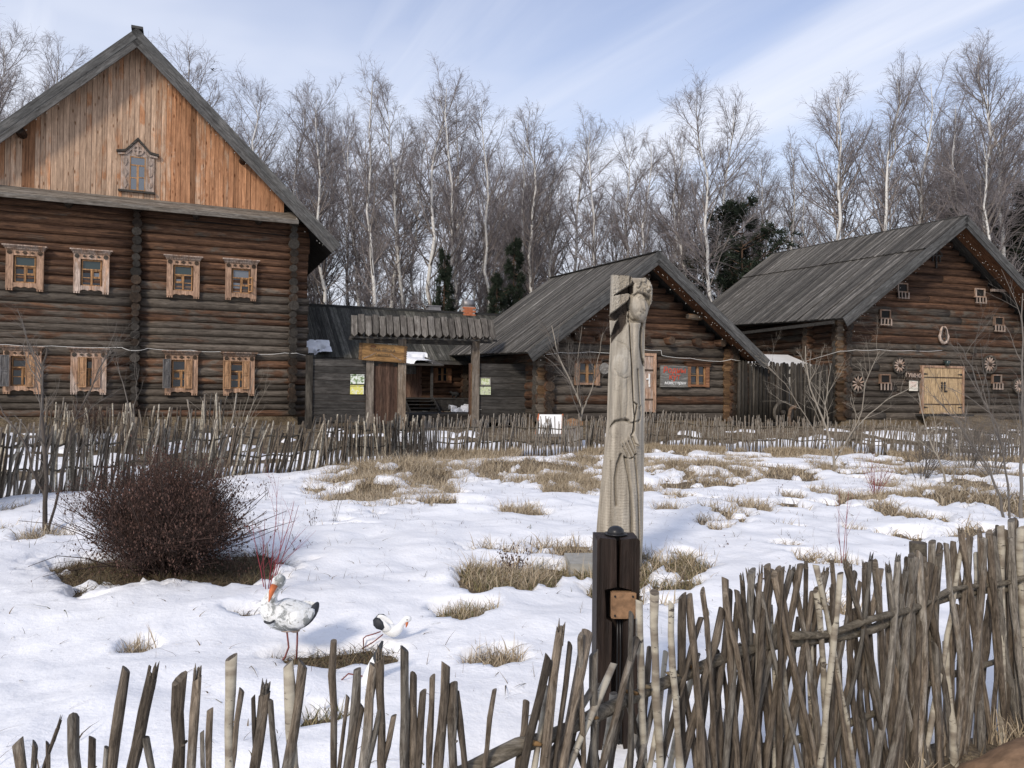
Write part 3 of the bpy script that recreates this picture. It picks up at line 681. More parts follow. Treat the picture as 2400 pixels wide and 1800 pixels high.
# gable of vertical boards, rake 45 degrees
GP = (-5.0, 12.86); gy = -.10
nb = 60; x = -9.55; sl = .985
for i in range(nb):
    wv = .15*R.uniform(.85, 1.15); xa, xb = x, x+wv; x = xb
    if xb > -.2: break
    za = GP[1]-abs(xa-GP[0])*sl; zb = GP[1]-abs(xb-GP[0])*sl; zl = 7.62-A.base
    pts = [(xa+.004, zl), (xb-.004, zl), (xb-.004, zb-A.base), (xa+.004, za-A.base)]
    if xa < GP[0] < xb: pts.insert(3, (GP[0], GP[1]-A.base))
    if za-A.base < zl+.02 or zb-A.base < zl+.02: continue
    dpt = R.uniform(-.012, .012)
    t = (xa-(-9.6))/9.4; b = MB(); b.prism([(p[0]-xa, p[1]-zl) for p in pts], 0, .03)
    g = .95 if t < .55 else .7-.9*(t-.55)
    col = gcol(g+R.uniform(-.18, .12), (.82+.12*t)*R.uniform(.85, 1.12))
    if i in (9, 10, 40): col = gcol(.1, .5)
    b.build('gable_board', M['gable'], A.root, (xa, gy-.03+dpt, zl), None, col)
wall = MB(); wall.prism([(-9.7, 7.0-.58), (-.3, 7.0-.58), (-.3, 8.0-.58), (-5, 12.5-.58), (-9.7, 8.0-.58)], -.06, -.02); wall.build('gable_backing', M['dark'], A.root)
# gable window
f = MB(); gx, gzz = -4.97, 8.78-A.base
for s in (-1, 1):
    f.bx(s*.36-.13, s*.36+.13, -.04, 0, -.72, .38)
    for k, zc in enumerate((.2, -.17, -.52)):
        if s < 0: f.prism([(-.36-.075, zc), (-.36, zc+.16), (-.36+.075, zc), (-.36, zc-.16)], -.065, -.041)
        else: f.prism([(.36+.065*math.cos(a*math.pi/5), zc+.075*math.sin(a*math.pi/5)) for a in range(10)], -.065, -.041)
f.bx(-.56, .52, -.09, 0, -.79, -.725, 1)
f.prism([(-.42, .385), (.42, .385), (0, .83)], -.045, 0)
for s in (-1, 1):
    f.prism([(0, .90), (s*.34, .5), (s*.62, .46), (s*.62, .53), (s*.36, .575), (0, 1.0)], -.12, -.001, 1)
    f.prism([(0, .78), (s*.33, .42), (s*.58, .39), (s*.58, .45), (s*.35, .49), (0, .88)], -.085, -.05)
ring = [(.17*math.cos(a*math.pi/12), .61-.02+.17*math.sin(a*math.pi/12)) for a in range(24)]
for a in range(24):
    p, p2 = ring[a], ring[(a+1) % 24]; ins = lambda p: (p[0]*.68, .59+(p[1]-.59)*.68)
    f.prism([p, p2, ins(p2), ins(p)], -.08, -.046)
f.bx(-.12, .12, -.075, -.047, .57, .61); f.bx(-.02, .02, -.0745, -.0475, .47, .71)
fr = f.build('window_frame', [M['trim'], M['log_end']], A.root, (gx, gy-.05, gzz), None, gcol(.9, .72))
d = MB(); d.bx(-.23, .23, -.018, -.012, -.72, .385); d.build('window_recess', M['dark'], fr)
s = MB()
for a in ((-.23, -.2, -.72, .38), (.2, .23, -.72, .38), (-.2, .2, .35, .38), (-.2, .2, -.72, -.69), (-.2, .2, .08, .12), (-.03, .03, -.69, .08), (-.2, -.03, -.33, -.30), (.03, .2, -.3, -.27)): s.bx(a[0], a[1], -.045, -.02, a[2], a[3])
s.build('sash', M['sash'], fr, None, None, gcol(.4, .9))
for a in ((-.2, .2, .12, .35), (-.2, -.03, -.69, -.33), (-.2, -.03, -.30, .08), (.03, .2, -.69, -.3), (.03, .2, -.27, .08)):
    p = MB(); p.bx(a[0], a[1], -.034, -.03, a[2], a[3]); p.build('pane', M['glasslight'], fr)
# roof slabs, fascia boards, soffits
OH = -.80
def slope_piece(H, parent, name, P0, P1, th, y0, y1, mat, g, v, under=0.):
    """slab whose top edge runs P0->P1 (local x, world z)"""
    b = MB(); d = V((P1[0]-P0[0], 0, P1[1]-P0[1])).normalized(); n = V((-d.z, 0, d.x));
    if n.z < 0: n = -n
    L = math.hypot(P1[0]-P0[0], P1[1]-P0[1])
    b.bx(0, L, y0, y1, -th-under, -under); return b.build(name, mat, parent, (P0[0], 0, P0[1]-H.base), (0, -math.atan2(d.z, d.x), 0) if d.x > 0 else (0, -math.atan2(-d.z, -d.x)+math.pi, 0), gcol(g, v))
PK = (-5.02, 13.12); TR = (1.5, 6.75); TL = (-11.5, 6.75)
def slab(H, name, P0, P1, th, y0, y1, mat, g, v, off=0.):
    """prism following a rake, thickness th measured square to the slope, off = gap below the top line; built along its own grain"""
    dx, dz = P1[0]-P0[0], P1[1]-P0[1]; L = math.hypot(dx, dz); sgn = 1 if dx > 0 else -1
    a = math.atan2(dz, abs(dx)); b = MB()
    b.bx(0 if sgn > 0 else -L, L if sgn > 0 else 0, y0, y1, -off-th, -off)
    return b.build(name, mat, H.root, (P0[0], 0, P0[1]-H.base), (0, -a*sgn, 0), gcol(g, v))
for P in (TL, TR):
    slab(A, 'roof_slope', PK, P, .10, OH+.05, 9.6, M['roofdark'], .6, 1.)
    slab(A, 'soffit', PK, P, .03, OH+.05, -.16, M['soffit'], .2, .9, .10)
    slab(A, 'fascia_board', PK, P, .24, OH, OH+.045, M['fascia'], .7, 1., .0)
    slab(A, 'fascia_board', PK, P, .20, OH+.012, OH+.05, M['fascia'], .9, .85, .242)
    slab(A, 'rake_trim', PK, (PK[0]+(P[0]-PK[0])*.83, PK[1]+(P[1]-PK[1])*.83), .12, OH+.35, OH+.42, M['soffit'], .1, 1.25, .16)
b = MB(); b.bx(-.17, .17, OH-.01, 9.6, -.06, .02); b.build('ridge_cap', M['fascia'], A.root, (PK[0], 0, PK[1]-A.base+.03), (0, .0, 0), gcol(.6, .8))
for xx, zz_ in ((-8.2, 9.45), (-1.75, 9.45)): log(A, xx, None, OH+.12, zz_, .13, .4, .4, depth=.8, name='purlin')

# ===== small gabled log workshop in the middle
B = House('log_workshop', 1.10, 25.0, 22.7, .86, 'low log workshop with one gable, two small windows and a plank door', 'house')
PKB = (3.53, 6.30); TLB = (-1.08, 2.87); TRB = (8.18, 2.86); W = 7.36
nl = 21; z0 = .70; pit = .272; sB = (PKB[1]-TLB[1])/(PKB[0]-TLB[0])
CB = courses(nl, z0, pit, 5)
for i in range(nl):
    z, hh_ = CB[i]; q = R.uniform; rr = hh_*.56*q(.97, 1.05); f = i/nl
    zt = z+.1; xl = max(-.42, PKB[0]-(PKB[1]-.24-zt)/sB); xr = min(W+.45, PKB[0]+(PKB[1]-.24-zt)/sB)
    if xr-xl < .5: break
    g = (.95 if f < .5 else .55)+q(-.3, .2); vv = q(.75, 1.1)*(.85 if f > .6 else .95)
    log(B, xl, xr+q(-.05, .05)*(xr > W), 0, z, rr, g, vv)
    if z < 3.3:
        for xc in (0, W):
            log(B, xc, None, -.34+q(-.05, .04), z+pit*.45, rr*q(.9, 1.1), .6, .7*q(.6, 1.4), depth=3.2)
        b = MB(); hr = pit*.60
        hx = [(-.30, -.0), (-.2, .5), (.13, .5), (.19, .0), (.13, -.5), (-.2, -.5)]
        b.prism([(p[0], p[1]*hr*1.98) for p in hx], -.20, -.10)
        b.build('hewn_joint', M['hewn'], B.root, (W-.14, 0, z-B.base), None, gcol(.4+q(-.2, .3), q(.6, 1.1)))
        b = MB(); b.prism([(p[0], p[1]*hr*1.98) for p in hx], -.20, -.10); b.build('hewn_joint', M['hewn'], B.root, (-.12, 0, z-B.base), None, gcol(.8+q(-.2, .3), q(.5, .9)))
wall = MB(); wall.bx(.1, W-.1, .1, .2, .05, 2.0); wall.prism([(.1, 2.02), (W-.1, 2.02), (PKB[0], 5.0)], .1, .2); wall.bx(.1, .2, .2, 8, .05, 2.2); wall.bx(W-.2, W-.1, .2, 8, .05, 2.2); wall.build('inner_wall', M['dark'], B.root)
for i in range(8): log(B, 0, None, .1, z0+pit*(i+.95), pit*.54, .8, .6, depth=8.)
for xx in (.95, 1.85, 3.64, 4.57, 5.72, 6.70): log(B, xx, None, -.42+R.uniform(-.08, .05), 3.47, .135, .5, R.uniform(.6, 1.), depth=.6, name='beam_end')
b = MB(); b.tube([(0, 0, 0), (.22, 0, -.01), (.5, 0, -.02), (.62, -.02, -.02)], [.09, .11, .1, .085], 8, 0, 1); b.build('purlin_stub', [M['hewn'], M['log_end']], B.root, (5.15, -.5, 4.33-B.base), (0, 0, .1), gcol(.9, 1.1))
b = MB(); b.bx(-.1, W+.1, -.1, .3, -.5, -.14); b.build('stone_footing', M['ground'], B.root)
def slopes(H, PK, TL, TR, L, rise, nbd, mat, seam=None):
    """left roof slope board by board, with the far end lifted by `rise`"""
    tilt = math.atan2(rise, L+1.); OHB = -1.0
    rt = bpy.data.objects.new('roof', None); rt.empty_display_size = .1; link(rt, H.root); rt.location = (0, OHB, 0); rt.rotation_euler = (tilt, 0, 0)
    y = 0.02
    pk = (PK[0], PK[1]-H.base); tl = (TL[0], TL[1]-H.base); tr = (TR[0], TR[1]-H.base)
    wv = (L+1.)/nbd
    for i in range(nbd):
        lift = R.uniform(0, .012)+.012*(i % 2)
        v = R.choice([.62, .8, .95, 1.05, 1.25]); g = R.uniform(.15, .9)
        segs = [(0, 1)] if seam is None else [(0, seam+.01), (seam, 1)]
        for k, (t0, t1) in enumerate(segs):
            P0 = (pk[0]+(tl[0]-pk[0])*t0, pk[1]+(tl[1]-pk[1])*t0+lift+(.06 if (seam and k == 0) else 0)); P1 = (pk[0]+(tl[0]-pk[0])*t1-(R.uniform(-.03, .03) if t1 == 1 else 0), pk[1]+(tl[1]-pk[1])*t1+lift+(.06 if (seam and k == 0) else 0))
            roof_board(H, rt, y+wv/2, P0, P1, wv*.93, .028, mat, g, v*R.uniform(.9, 1.1))
        y += wv
    for P, nm in ((tl, 'roof_underlay'), (tr, 'roof_slope')):
        dx, dz = P[0]-pk[0], P[1]-pk[1]; Ls = math.hypot(dx, dz); sgn = 1 if dx > 0 else -1; a = math.atan2(dz, abs(dx)); b = MB()
        b.bx(0 if sgn > 0 else -Ls+.06, Ls-.06 if sgn > 0 else 0, .03, L+.98, -.09, -.03); b.build(nm, M['roofdark'], rt, (pk[0], 0, pk[1]), (0, -a*sgn, 0), gcol(.5, .8))
        b = MB(); b.bx(0 if sgn > 0 else -Ls+.1, Ls-.1 if sgn > 0 else 0, .05, .95, -.12, -.092); b.build('soffit', M['soffit'], rt, (pk[0], 0, pk[1]), (0, -a*sgn, 0), gcol(.1, .85))
        for k, (o0, w_, yy) in enumerate(((-.05, .24, -.03), (.192, .13, -.012))):
            b = MB(); b.bx(-.02 if sgn > 0 else -Ls-.05, Ls+.05 if sgn > 0 else .02, yy, yy+.04, -o0-w_, -o0); b.build('fascia_board', M['fascia'], rt, (pk[0], 0, pk[1]), (0, -a*sgn, 0), gcol(.6, .95-.2*k))
    b = MB(); b.bx(-.02, .02, 0, L+1., 0, .03); b.bx(-.1, .12, -.04, L+1.02, .03, .055); b.build('ridge_cap', M['fascia'], rt, (pk[0], 0, pk[1]+.0), None, gcol(.5, .7))
    return rt
slopes(B, PKB, TLB, TRB, 7.3, .24, 54, M['roof'])
# door, windows, sign
d = MB(); d.bx(-.36, .36, -.22, -.14, 0, 1.9)
dr = d.build('door', M['trim'], B.root, (3.60, 0, 1.02-B.base), None, gcol(.9, 1.))
b = MB(); b.bx(.36, .46, -.26, -.13, -.02, 2.0); b.bx(-.46, -.36, -.26, -.13, -.02, 2.0); b.bx(-.36, .36, -.26, -.13, 1.91, 2.0); b.build('door_frame', M['trim'], dr, None, None, gcol(.3, 1.15))
b = MB(); b.bx(-.35, .35, -.245, -.222, .40, .45); b.bx(-.35, .35, -.245, -.222, 1.4, 1.45); b.build('batten', M['log_end'], dr, None, None, gcol(.4, 1.))
b = MB(); b.bx(.16, .21, -.26, -.223, .95, 1.3); b.bx(.06, .16, -.27, -.24, 1.1, 1.14); b.bx(.17, .215, -.27, -.225, .85, .94); b.build('door_handle', M['whitepaint'], dr)
def win_small(H, x, zc, w, h, red=True):
    f = MB(); f.bx(-w/2, -w/2+.15, -.24, -.13, -h/2, h/2-.14); f.bx(w/2-.15, w/2, -.24, -.13, -h/2, h/2-.14); f.bx(-w/2+.15, w/2-.15, -.22, -.13, -h/2+.02, -h/2+.09)
    fr = f.build('window_frame', M['soffit'] if red else M['trim'], H.root, (x, 0, zc-H.base), None, gcol(.5, 1.7 if red else .8))
    b = MB(); b.bx(-w/2-.05, w/2+.05, -.26, -.13, h/2-.138, h/2+.0); b.bx(-w/2-.1, w/2+.1, -.3, -.13, h/2+.002, h/2+.03); b.build('window_cornice', M['soffit'], fr, None, None, gcol(.2, .55))
    iw = w/2-.15; s = MB(); zt, zb = h/2-.14, -h/2+.09
    s.bx(-iw, -iw+.04, -.19, -.13, zb, zt); s.bx(iw-.05, iw, -.19, -.13, zb, zt); s.bx(-.045, .045, -.19, -.13, zb, zt); s.bx(-iw+.04, -.045, -.185, -.14, (zb+zt)/2-.012, (zb+zt)/2+.012); s.bx(.045, iw-.05, -.185, -.14, (zb+zt)/2-.012, (zb+zt)/2+.012)
    s.build('sash', M['sash'], fr, None, None, gcol(.3, .9))
    for xa, xb in ((-iw+.04, -.045), (.045, iw-.05)):
        for za, zb_ in ((zb, (zb+zt)/2-.012), ((zb+zt)/2+.012, zt)): p = MB(); p.bx(xa, xb, -.155, -.15, za, zb_); p.build('pane', M['glass'], fr)
    return fr
win_small(B, 5.82, 2.32, .94, .86); win_small(B, 1.42, 2.32, .92, .86, False)
sg = MB(); sg.bx(-.56, .56, -.25, -.2, -.36, .36); sg.bx(-.57, .57, -.27, -.19, -.385, -.362); sgn_ = sg.build('workshop_sign', M['boardgrey'], None, B.w(4.80, 0, 2.26), (0, 0, math.radians(22.7)), gcol(.8, .95)); tag(sgn_, 'grey painted board with red and white lettering beside the workshop door', 'sign')
def text(s, size, mat, parent, loc, rot, name='lettering', align='CENTER', ext=.004, shear=0., space=1.):
    c = bpy.data.curves.new(name, 'FONT'); c.body = s; c.size = size; c.extrude = ext; c.align_x = align; c.align_y = 'CENTER'; c.shear = shear; c.space_character = space; c.resolution_u = 3
    tmp = bpy.data.objects.new(name, c); COL.objects.link(tmp); dg = bpy.context.evaluated_depsgraph_get(); me = bpy.data.meshes.new_from_object(tmp.evaluated_get(dg)); COL.objects.unlink(tmp); bpy.data.objects.remove(tmp)
    me.materials.clear(); me.materials.append(mat); o = bpy.data.objects.new(name, me); o.location = loc; o.rotation_euler = rot; o['kind'] = 'stuff'; return link(o, parent)
UP = (math.pi/2, 0, 0)
text('Родны', .3, M['red'], sgn_, (.0, -.256, .19), UP, ext=.006, shear=.1); text('кут', .3, M['red'], sgn_, (0, -.256, -.03), UP, ext=.006, shear=.1); text('майстэрня', .17, M['whitepaint'], sgn_, (.03, -.256, -.24), UP, ext=.005, shear=.3)
rd = MB(); rd.tube([(0, -.28, 0), (0, -.2, 0)], .19, 18, 0, 1); o = rd.build('wooden_disc', [M['log_end'], M['boardgrey']], None, B.w(2.02, 0, 2.46), (0, 0, math.radians(22.7)), gcol(.8, 1.3)); tag(o, 'round grey wooden disc hanging right of the workshop’s shaded window', 'disc')

# ===== big threshing barn on the right
D = House('log_barn', 12.487, 29.0, 18, .68, 'large log threshing barn with grey plank roof and pale double door', 'barn')
PKD = (4.53, 8.50); TLD = (-.97, 4.43); TRD = (10.2, 4.36); W = 9.1; sD = (PKD[1]-TLD[1])/(PKD[0]-TLD[0])
nl = 29; z0 = .72; pit = .272
CD = courses(nl, z0, pit, 6)
for i in range(nl):
    z, hh_ = CD[i]; q = R.uniform; rr = hh_*.56*q(.97, 1.05); f = i/nl; zt = z+.1
    xl = max(-.4, PKD[0]-(PKD[1]-.24-zt)/sD); xr = min(W+.4, PKD[0]+(PKD[1]-.24-zt)/sD)
    if xr-xl < .5: break
    g = (.95 if f < .35 else .65 if f < .55 else .25)+q(-.2, .2); vv = q(.62, .95)*(.82 if f > .6 else 1.)
    cutx = R.uniform(xl+1, xr-1) if (xr-xl > 4 and R.random() < .5) else None
    if cutx: log(D, xl, cutx-.01, 0, z, rr, g, vv); log(D, cutx+.01, xr, 0, z, rr*q(.94, 1.05), g+q(-.2, .2), vv*q(.9, 1.1))
    else: log(D, xl, xr, 0, z, rr, g, vv)
    if z < 4.75:
        log(D, 0, None, -.34+q(-.04, .04), z+pit*.45, rr*q(.95, 1.1), .7, .7*q(.7, 1.2), depth=8.5)
        log(D, -.45+q(-.04, .04), .1, 1.6, z, rr*.98, .6, q(.8, 1.1)) if z > 1 else None
        b = MB(); hr = pit*.60; b.prism([(p[0], p[1]*hr*1.98) for p in [(-.30, 0), (-.2, .5), (.13, .5), (.19, 0), (.13, -.5), (-.2, -.5)]], -.2, -.1)
        b.build('hewn_joint', M['hewn'], D.root, (-.16, 0, z-D.base), None, gcol(.8+q(-.2, .2), (.9 if z > 2.4 else .45)*q(.8, 1.)))
wall = MB(); wall.bx(.1, W-.1, .1, .2, .0, 3.7); wall.prism([(.1, 3.72), (W-.1, 3.72), (PKD[0], 7.3)], .1, .2); wall.bx(.1, .2, .2, 10, 0, 3.7); wall.build('inner_wall', M['dark'], D.root)
slopes(D, PKD, TLD, TRD, 10.6, .52, 76, M['roof'], seam=.33)
b = MB(); b.bx(-.2, W, -.15, .3, -.4, .06); b.build('stone_footing', M['ground'], D.root)
b = MB(); b.bx(-.98, -.9, -.6, 10.5, 3.60, 3.72); b.build('eave_beam', M['roofdark'], D.root, None, None, gcol(.3, .7))
# double door with iron hinges
dr = MB(); dr.bx(-.98, -.005, -.24, -.16, .0, 1.8); 
for s in (-1, 1):
    d = MB()
    for k in range(3): x0 = (-.98+.327*k) if s < 0 else (.006+.325*k); d.bx(x0+.003, x0+.322, -.22-.003*(k % 2), -.15, .0, 1.80)
    lf = d.build('barn_door', M['barndoor'], D.root, (4.62, 0, .98-D.base), None, gcol(.3+.4*(s > 0), 1.)); 
    b = MB()
    x0, x1 = (-.98, -.01) if s < 0 else (.012, .98)
    for zc in (.37, 1.42): b.bx(x0, x1, -.243, -.225, zc-.02, zc+.02)
    b.build('batten', M['log_end'], lf, None, None, gcol(.4, 1.1))
    b = MB()
    for zc in (.25, 1.55):
        xs = s*.97
        b.prism([(xs, zc-.035), (xs-s*.24, zc), (xs, zc+.035)], -.25, -.228); 
    b.build('hinge', M['iron'], lf)
    b = MB(); xs = s*.07; b.tube([(xs, -.25, .85), (xs, -.26, 1.2)], .018, 6)
    for zc in (1.02, 1.1, 1.2): b.prism([(xs-.05, zc), (xs, zc+.06), (xs+.05, zc), (xs, zc-.04)], -.262, -.24)
    b.bx(min(xs, xs+s*.12), max(xs, xs+s*.12), -.27, -.25, .86, .91) if s > 0 else None
    b.build('door_handle', M['iron'], lf)
b = MB(); b.bx(-1.07, -.985, -.26, -.13, 0, 1.88); b.bx(.985, 1.07, -.26, -.13, 0, 1.88); b.bx(-.985, .985, -.26, -.13, 1.803, 1.88); b.build('door_frame', M['trim'], D.root, (4.62, 0, .98-D.base), None, gcol(.5, .9))
b = MB(); b.bx(-1.3, 1.3, -.5, -.1, -.1, -.02); b.build('door_sill', M['fencedark'], D.root, (4.62, 0, .98-D.base), None, gcol(.6, 1.1))
# little vent windows with wooden grilles
for k, (x, z) in enumerate(((2.62, 5.72), (6.55, 5.72), (1.79, 4.66), (7.55, 4.62), (1.80, 2.19), (7.45, 2.27))):
    b = MB(); b.bx(-.22, .22, -.2, -.16, -.28, .28); vf = b.build('vent_recess', M['dark'], D.root, (x, 0, z-D.base), None)
    b = MB(); b.bx(-.25, -.2, -.24, -.15, -.05, .3); b.bx(.2, .25, -.24, -.15, -.05, .3); b.bx(-.2, .2, -.24, -.15, .25, .3); b.bx(-.27, .27, -.26, -.15, -.07, -.02); b.build('window_frame', M['trim'], vf, None, None, gcol(.7, .5 if k != 1 else .8))
    b = MB()
    for j in range(4): xx = -.24+.16*j; b.box((xx, -.27, -.19), (.045, .03, .25), 0, Matrix.Rotation(R.uniform(-.06, .06), 3, 'Y'))
    b.bx(-.26, .26, -.25, -.22, -.3, -.265) if k not in (4,) else None
    b.build('vent_grille', M['trim'], vf, None, None, gcol(1., .75))
b = MB(); b.bx(-.45, .6, -.28, -.2, -.05, .05); b.build('purlin_board', M['trim'], D.root, (7.55, 0, 5.98-D.base), (0, -.02, 0), gcol(.9, .75))
for x, z in ((3.3, 3.55), (6.2, 3.5)): log(D, x, None, -.3, z, .11, .9, .7, depth=.4, name='beam_end')
# carved bird ornament under the ridge
b = MB(); b.bx(-.03, .03, -.22, -.17, -.45, .3); b.bx(-.3, .3, -.22, -.17, .02, .08); b.bx(-.2, -.15, -.22, -.17, -.2, .02); b.bx(.15, .2, -.22, -.17, -.2, .02); b.tube([(-.3, -.2, .1), (-.15, -.2, .25), (0, -.2, .12), (.15, -.2, .25), (.3, -.2, .1)], .02, 6); b.build('gable_ornament', M['fencedark'], D.root, (4.3, 0, 7.15-D.base), None, gcol(.8, .8))
# things hanging on the barn wall
def wheel(x, z, r, n, label, H=D, yy=-.24, tiltz=0., miss=0, rz=18):
    t = empty('cart_wheel', H.w(x, yy, z), math.radians(rz)+tiltz); tag(t, label, 'cart wheel', 'old cart wheels hung along the barn')
    b = MB(); K = 24
    for k in range(K-miss):
        a0, a1 = 2*math.pi*k/K+.3, 2*math.pi*(k+1)/K+.3; P = lambda a, rr_: (rr_*math.cos(a), rr_*math.sin(a))
        b.prism([P(a0, r), P(a1, r), P(a1, r*.83), P(a0, r*.83)], -.03, .03)
    b.build('rim', M['paling'], t, None, None, gcol(.7, 1.3))
    b = MB(); b.tube([(0, -.09, 0), (0, -.05, 0), (0, .05, 0)], [r*.13, r*.2, r*.22], 12); b.build('hub', M['log_end'], t, None, None, gcol(.7, .8))
    sp = MB(); sp.tube([(0, 0, r*.2), (0, 0, r*.5), (0, 0, r*.84)], [.025, .035, .022], 6); me = sp.mesh('spoke', M['trim'])
    for k in range(n): inst('spoke', me, t, (0, 0, 0), (0, 2*math.pi*k/n, 0), color=gcol(.9, .85))
wheel(2.46, 2.83, .33, 12, 'cart wheel hung left of the barn door above the name board'); wheel(7.03, 2.97, .37, 12, 'cart wheel hung right of the barn door below the long beam'); wheel(8.62, 2.12, .33, 12, 'broken cart wheel leaning low at the far end of the barn wall', miss=4)
wheel(.5, 2.1, .36, 10, 'cart wheel behind bare branches near the barn’s corner joints')
t = empty('horse_collar', D.w(4.62, -.26, 4.09), math.radians(18)); tag(t, 'pale leather horse collar hung on the barn above the door', 'horse collar')
b = MB(); pts = [(math.sin(a)*.19*(1.15 if math.cos(a) < 0 else .85), 0, math.cos(a)*.33) for a in np.linspace(.25, 2*math.pi-.25, 20)]; b.tube(pts, [.03+.035*abs(math.sin(k/19*math.pi)) for k in range(20)], 8); b.build('collar_pad', M['trim'], t)
b = MB(); pts = [(math.sin(a)*.13, -.03, math.cos(a)*.27) for a in np.linspace(.3, 2*math.pi-.3, 16)]; b.tube(pts, .022, 6); b.build('wooden_hame', M['fencedark'], t)
b = MB(); b.tube([(0, .06, .45), (.01, .03, .36)], .008, 5); b.build('peg', M['iron'], t)
sb = MB(); sb.bx(-.35, .35, -.02, .02, -.17, .17); o = sb.build('barn_name_board', M['log_end'], None, D.w(3.12, -.24, 2.45), (0, .03, math.radians(18)), gcol(.3, .6)); tag(o, 'dark wooden name board left of the pale barn door', 'sign')
text('ГУМНО', .22, M['trim'], o, (0, -.03, 0), UP, ext=.012)
b = MB(); b.bx(-.21, .21, -.012, .012, -.2, .2); o = b.build('paper_notice', M['paper'], None, D.w(3.18, -.20, 2.06), (0, 0, math.radians(18))); tag(o, 'cream paper notice fixed under the dark name board', 'notice')
b = MB(); b.bx(-.18, .14, -.002, .002, .13, .14); b.bx(-.17, .1, -.002, .002, .07, .078); b.bx(-.17, .15, -.002, .002, .02, .028); b.bx(-.17, .12, -.002, .002, -.04, -.032); b.build('printed_lines', M['red'], o, (0, -.015, 0))
t = empty('lantern', D.w(4.75, -.3, 2.95), math.radians(18)); tag(t, 'small dark green lantern bracket above the barn door', 'lantern')
b = MB(); b.tube([(0, 0, .12), (0, 0, .1), (0, 0, -.1)], [.02, .13, .07], 8); b.build('lamp_shade', M['glassteal'], t); b = MB(); b.tube([(0, .2, .14), (0, 0, .14), (0, 0, .1)], .015, 6); b.build('bracket', M['iron'], t)
# entrance ramp and loose boards below the door
rp = empty('barn_ramp', D.w(5.0, -1.0, .66), math.radians(18)); tag(rp, 'sloping earth and board ramp below the barn door', 'ramp')
b = MB(); b.add([(-1.4, -1.2, -.1), (1.6, -1.2, -.1), (1.6, .7, .26), (-1.4, .7, .26), (-1.4, .7, -.4), (1.6, .7, -.4), (-1.4, -1.2, -.4), (1.6, -1.2, -.4)], [(0, 1, 2, 3), (0, 3, 4, 6), (1, 7, 5, 2), (6, 7, 1, 0)]); b.build('ramp_earth', M['ground'], rp)
for k in range(5): b = MB(); b.bx(0, 2.6, -.07, .07, -.02, .02); b.build('plank', M['trim'], rp, (-.6+.2*k, .6-.3*k, .35-.12*k), (0, .12, -.05*k), gcol(.9, .8))
# ---------------------------------------------------------------- gate between the houses
G = House('roofed_gateway', -3.444, 25.3, 13, .48, 'plank gateway under its own small board roof between the log houses', 'gateway')
def post(H, x, z1, w, mat, y=0., z0=.3, g=.6, v=1., name='post', top=0.):
    b = MB(); b.bx(-w/2, w/2, -w/2, w/2, 0, z1-z0)
    return b.build(name, mat, H.root, (x, y, z0-H.base), (0, R.uniform(-.004, .004), 0), gcol(g, v))
post(G, -3.14, 2.75, .22, M['paling'], 0, g=.8, v=.7); post(G, -1.22, 3.35, .24, M['post'], 0, g=.9, v=.9); post(G, -.19, 3.35, .26, M['post'], 0, g=.7, v=1.25); post(G, 2.26, 3.45, .25, M['post'], 0, g=.9, v=1.05); post(G, 4.2, 2.70, .22, M['post'], 0, g=.6, v=1.05)
def rails(H, x0, x1, zb, zt, n, mat=None, v=1.):
    for k in range(n):
        h = (zt-zb)/n; b = MB(); b.bx(.0, x1-x0, -.025, .025, .006, h-.006)
        b.build('fence_plank', mat or M['fencedark'], H.root, (x0, R.uniform(-.012, .012), zb+k*h-H.base), None, gcol(R.uniform(.2, .9), v*R.uniform(.8, 1.2)))
rails(G, -3.02, -1.35, .62, 2.64, 9); rails(G, 2.39, 4.08, .60, 2.60, 9, v=1.15)
for k in range(6):
    b = MB(); b.bx(.003, .124, -.03+.006*(k % 2), .02, 0, 2.02-.02*(k-2.5)**2); b.build('gate_board', M['gatedoor'], G.root, (-1.09+.127*k, 0, .55-G.base), None, gcol(R.uniform(.2, .8)+.35*(k > 3), R.uniform(.85, 1.15)))
b = MB(); b.bx(-1.1, -.32, -.02, .05, 2.44, 2.75); b.bx(-1.2, 2.4, -.08, .08, 3.2, 3.36); b.bx(-1.9, 2.9, -.5, -.42, 3.31, 3.37); b.bx(-1.9, 2.9, .42, .5, 3.31, 3.37)
b.build('lintel_beam', M['fencedark'], G.root, (0, 0, -G.base))
lf = MB(); lf.bx(-.04, .04, 0, 1.0, 0, 2.05); lf.build('open_leaf_edge', M['gatedoor'], G.root, (2.1, .1, .55-G.base), (0, 0, -.17), gcol(.5, 1.))
b = MB(); b.bx(-.02, .03, -.04, .04, 0, 2.1); b.build('jamb', M['hewn'], G.root, (2.14, -.02, .45-G.base), None, gcol(.3, 1.1))
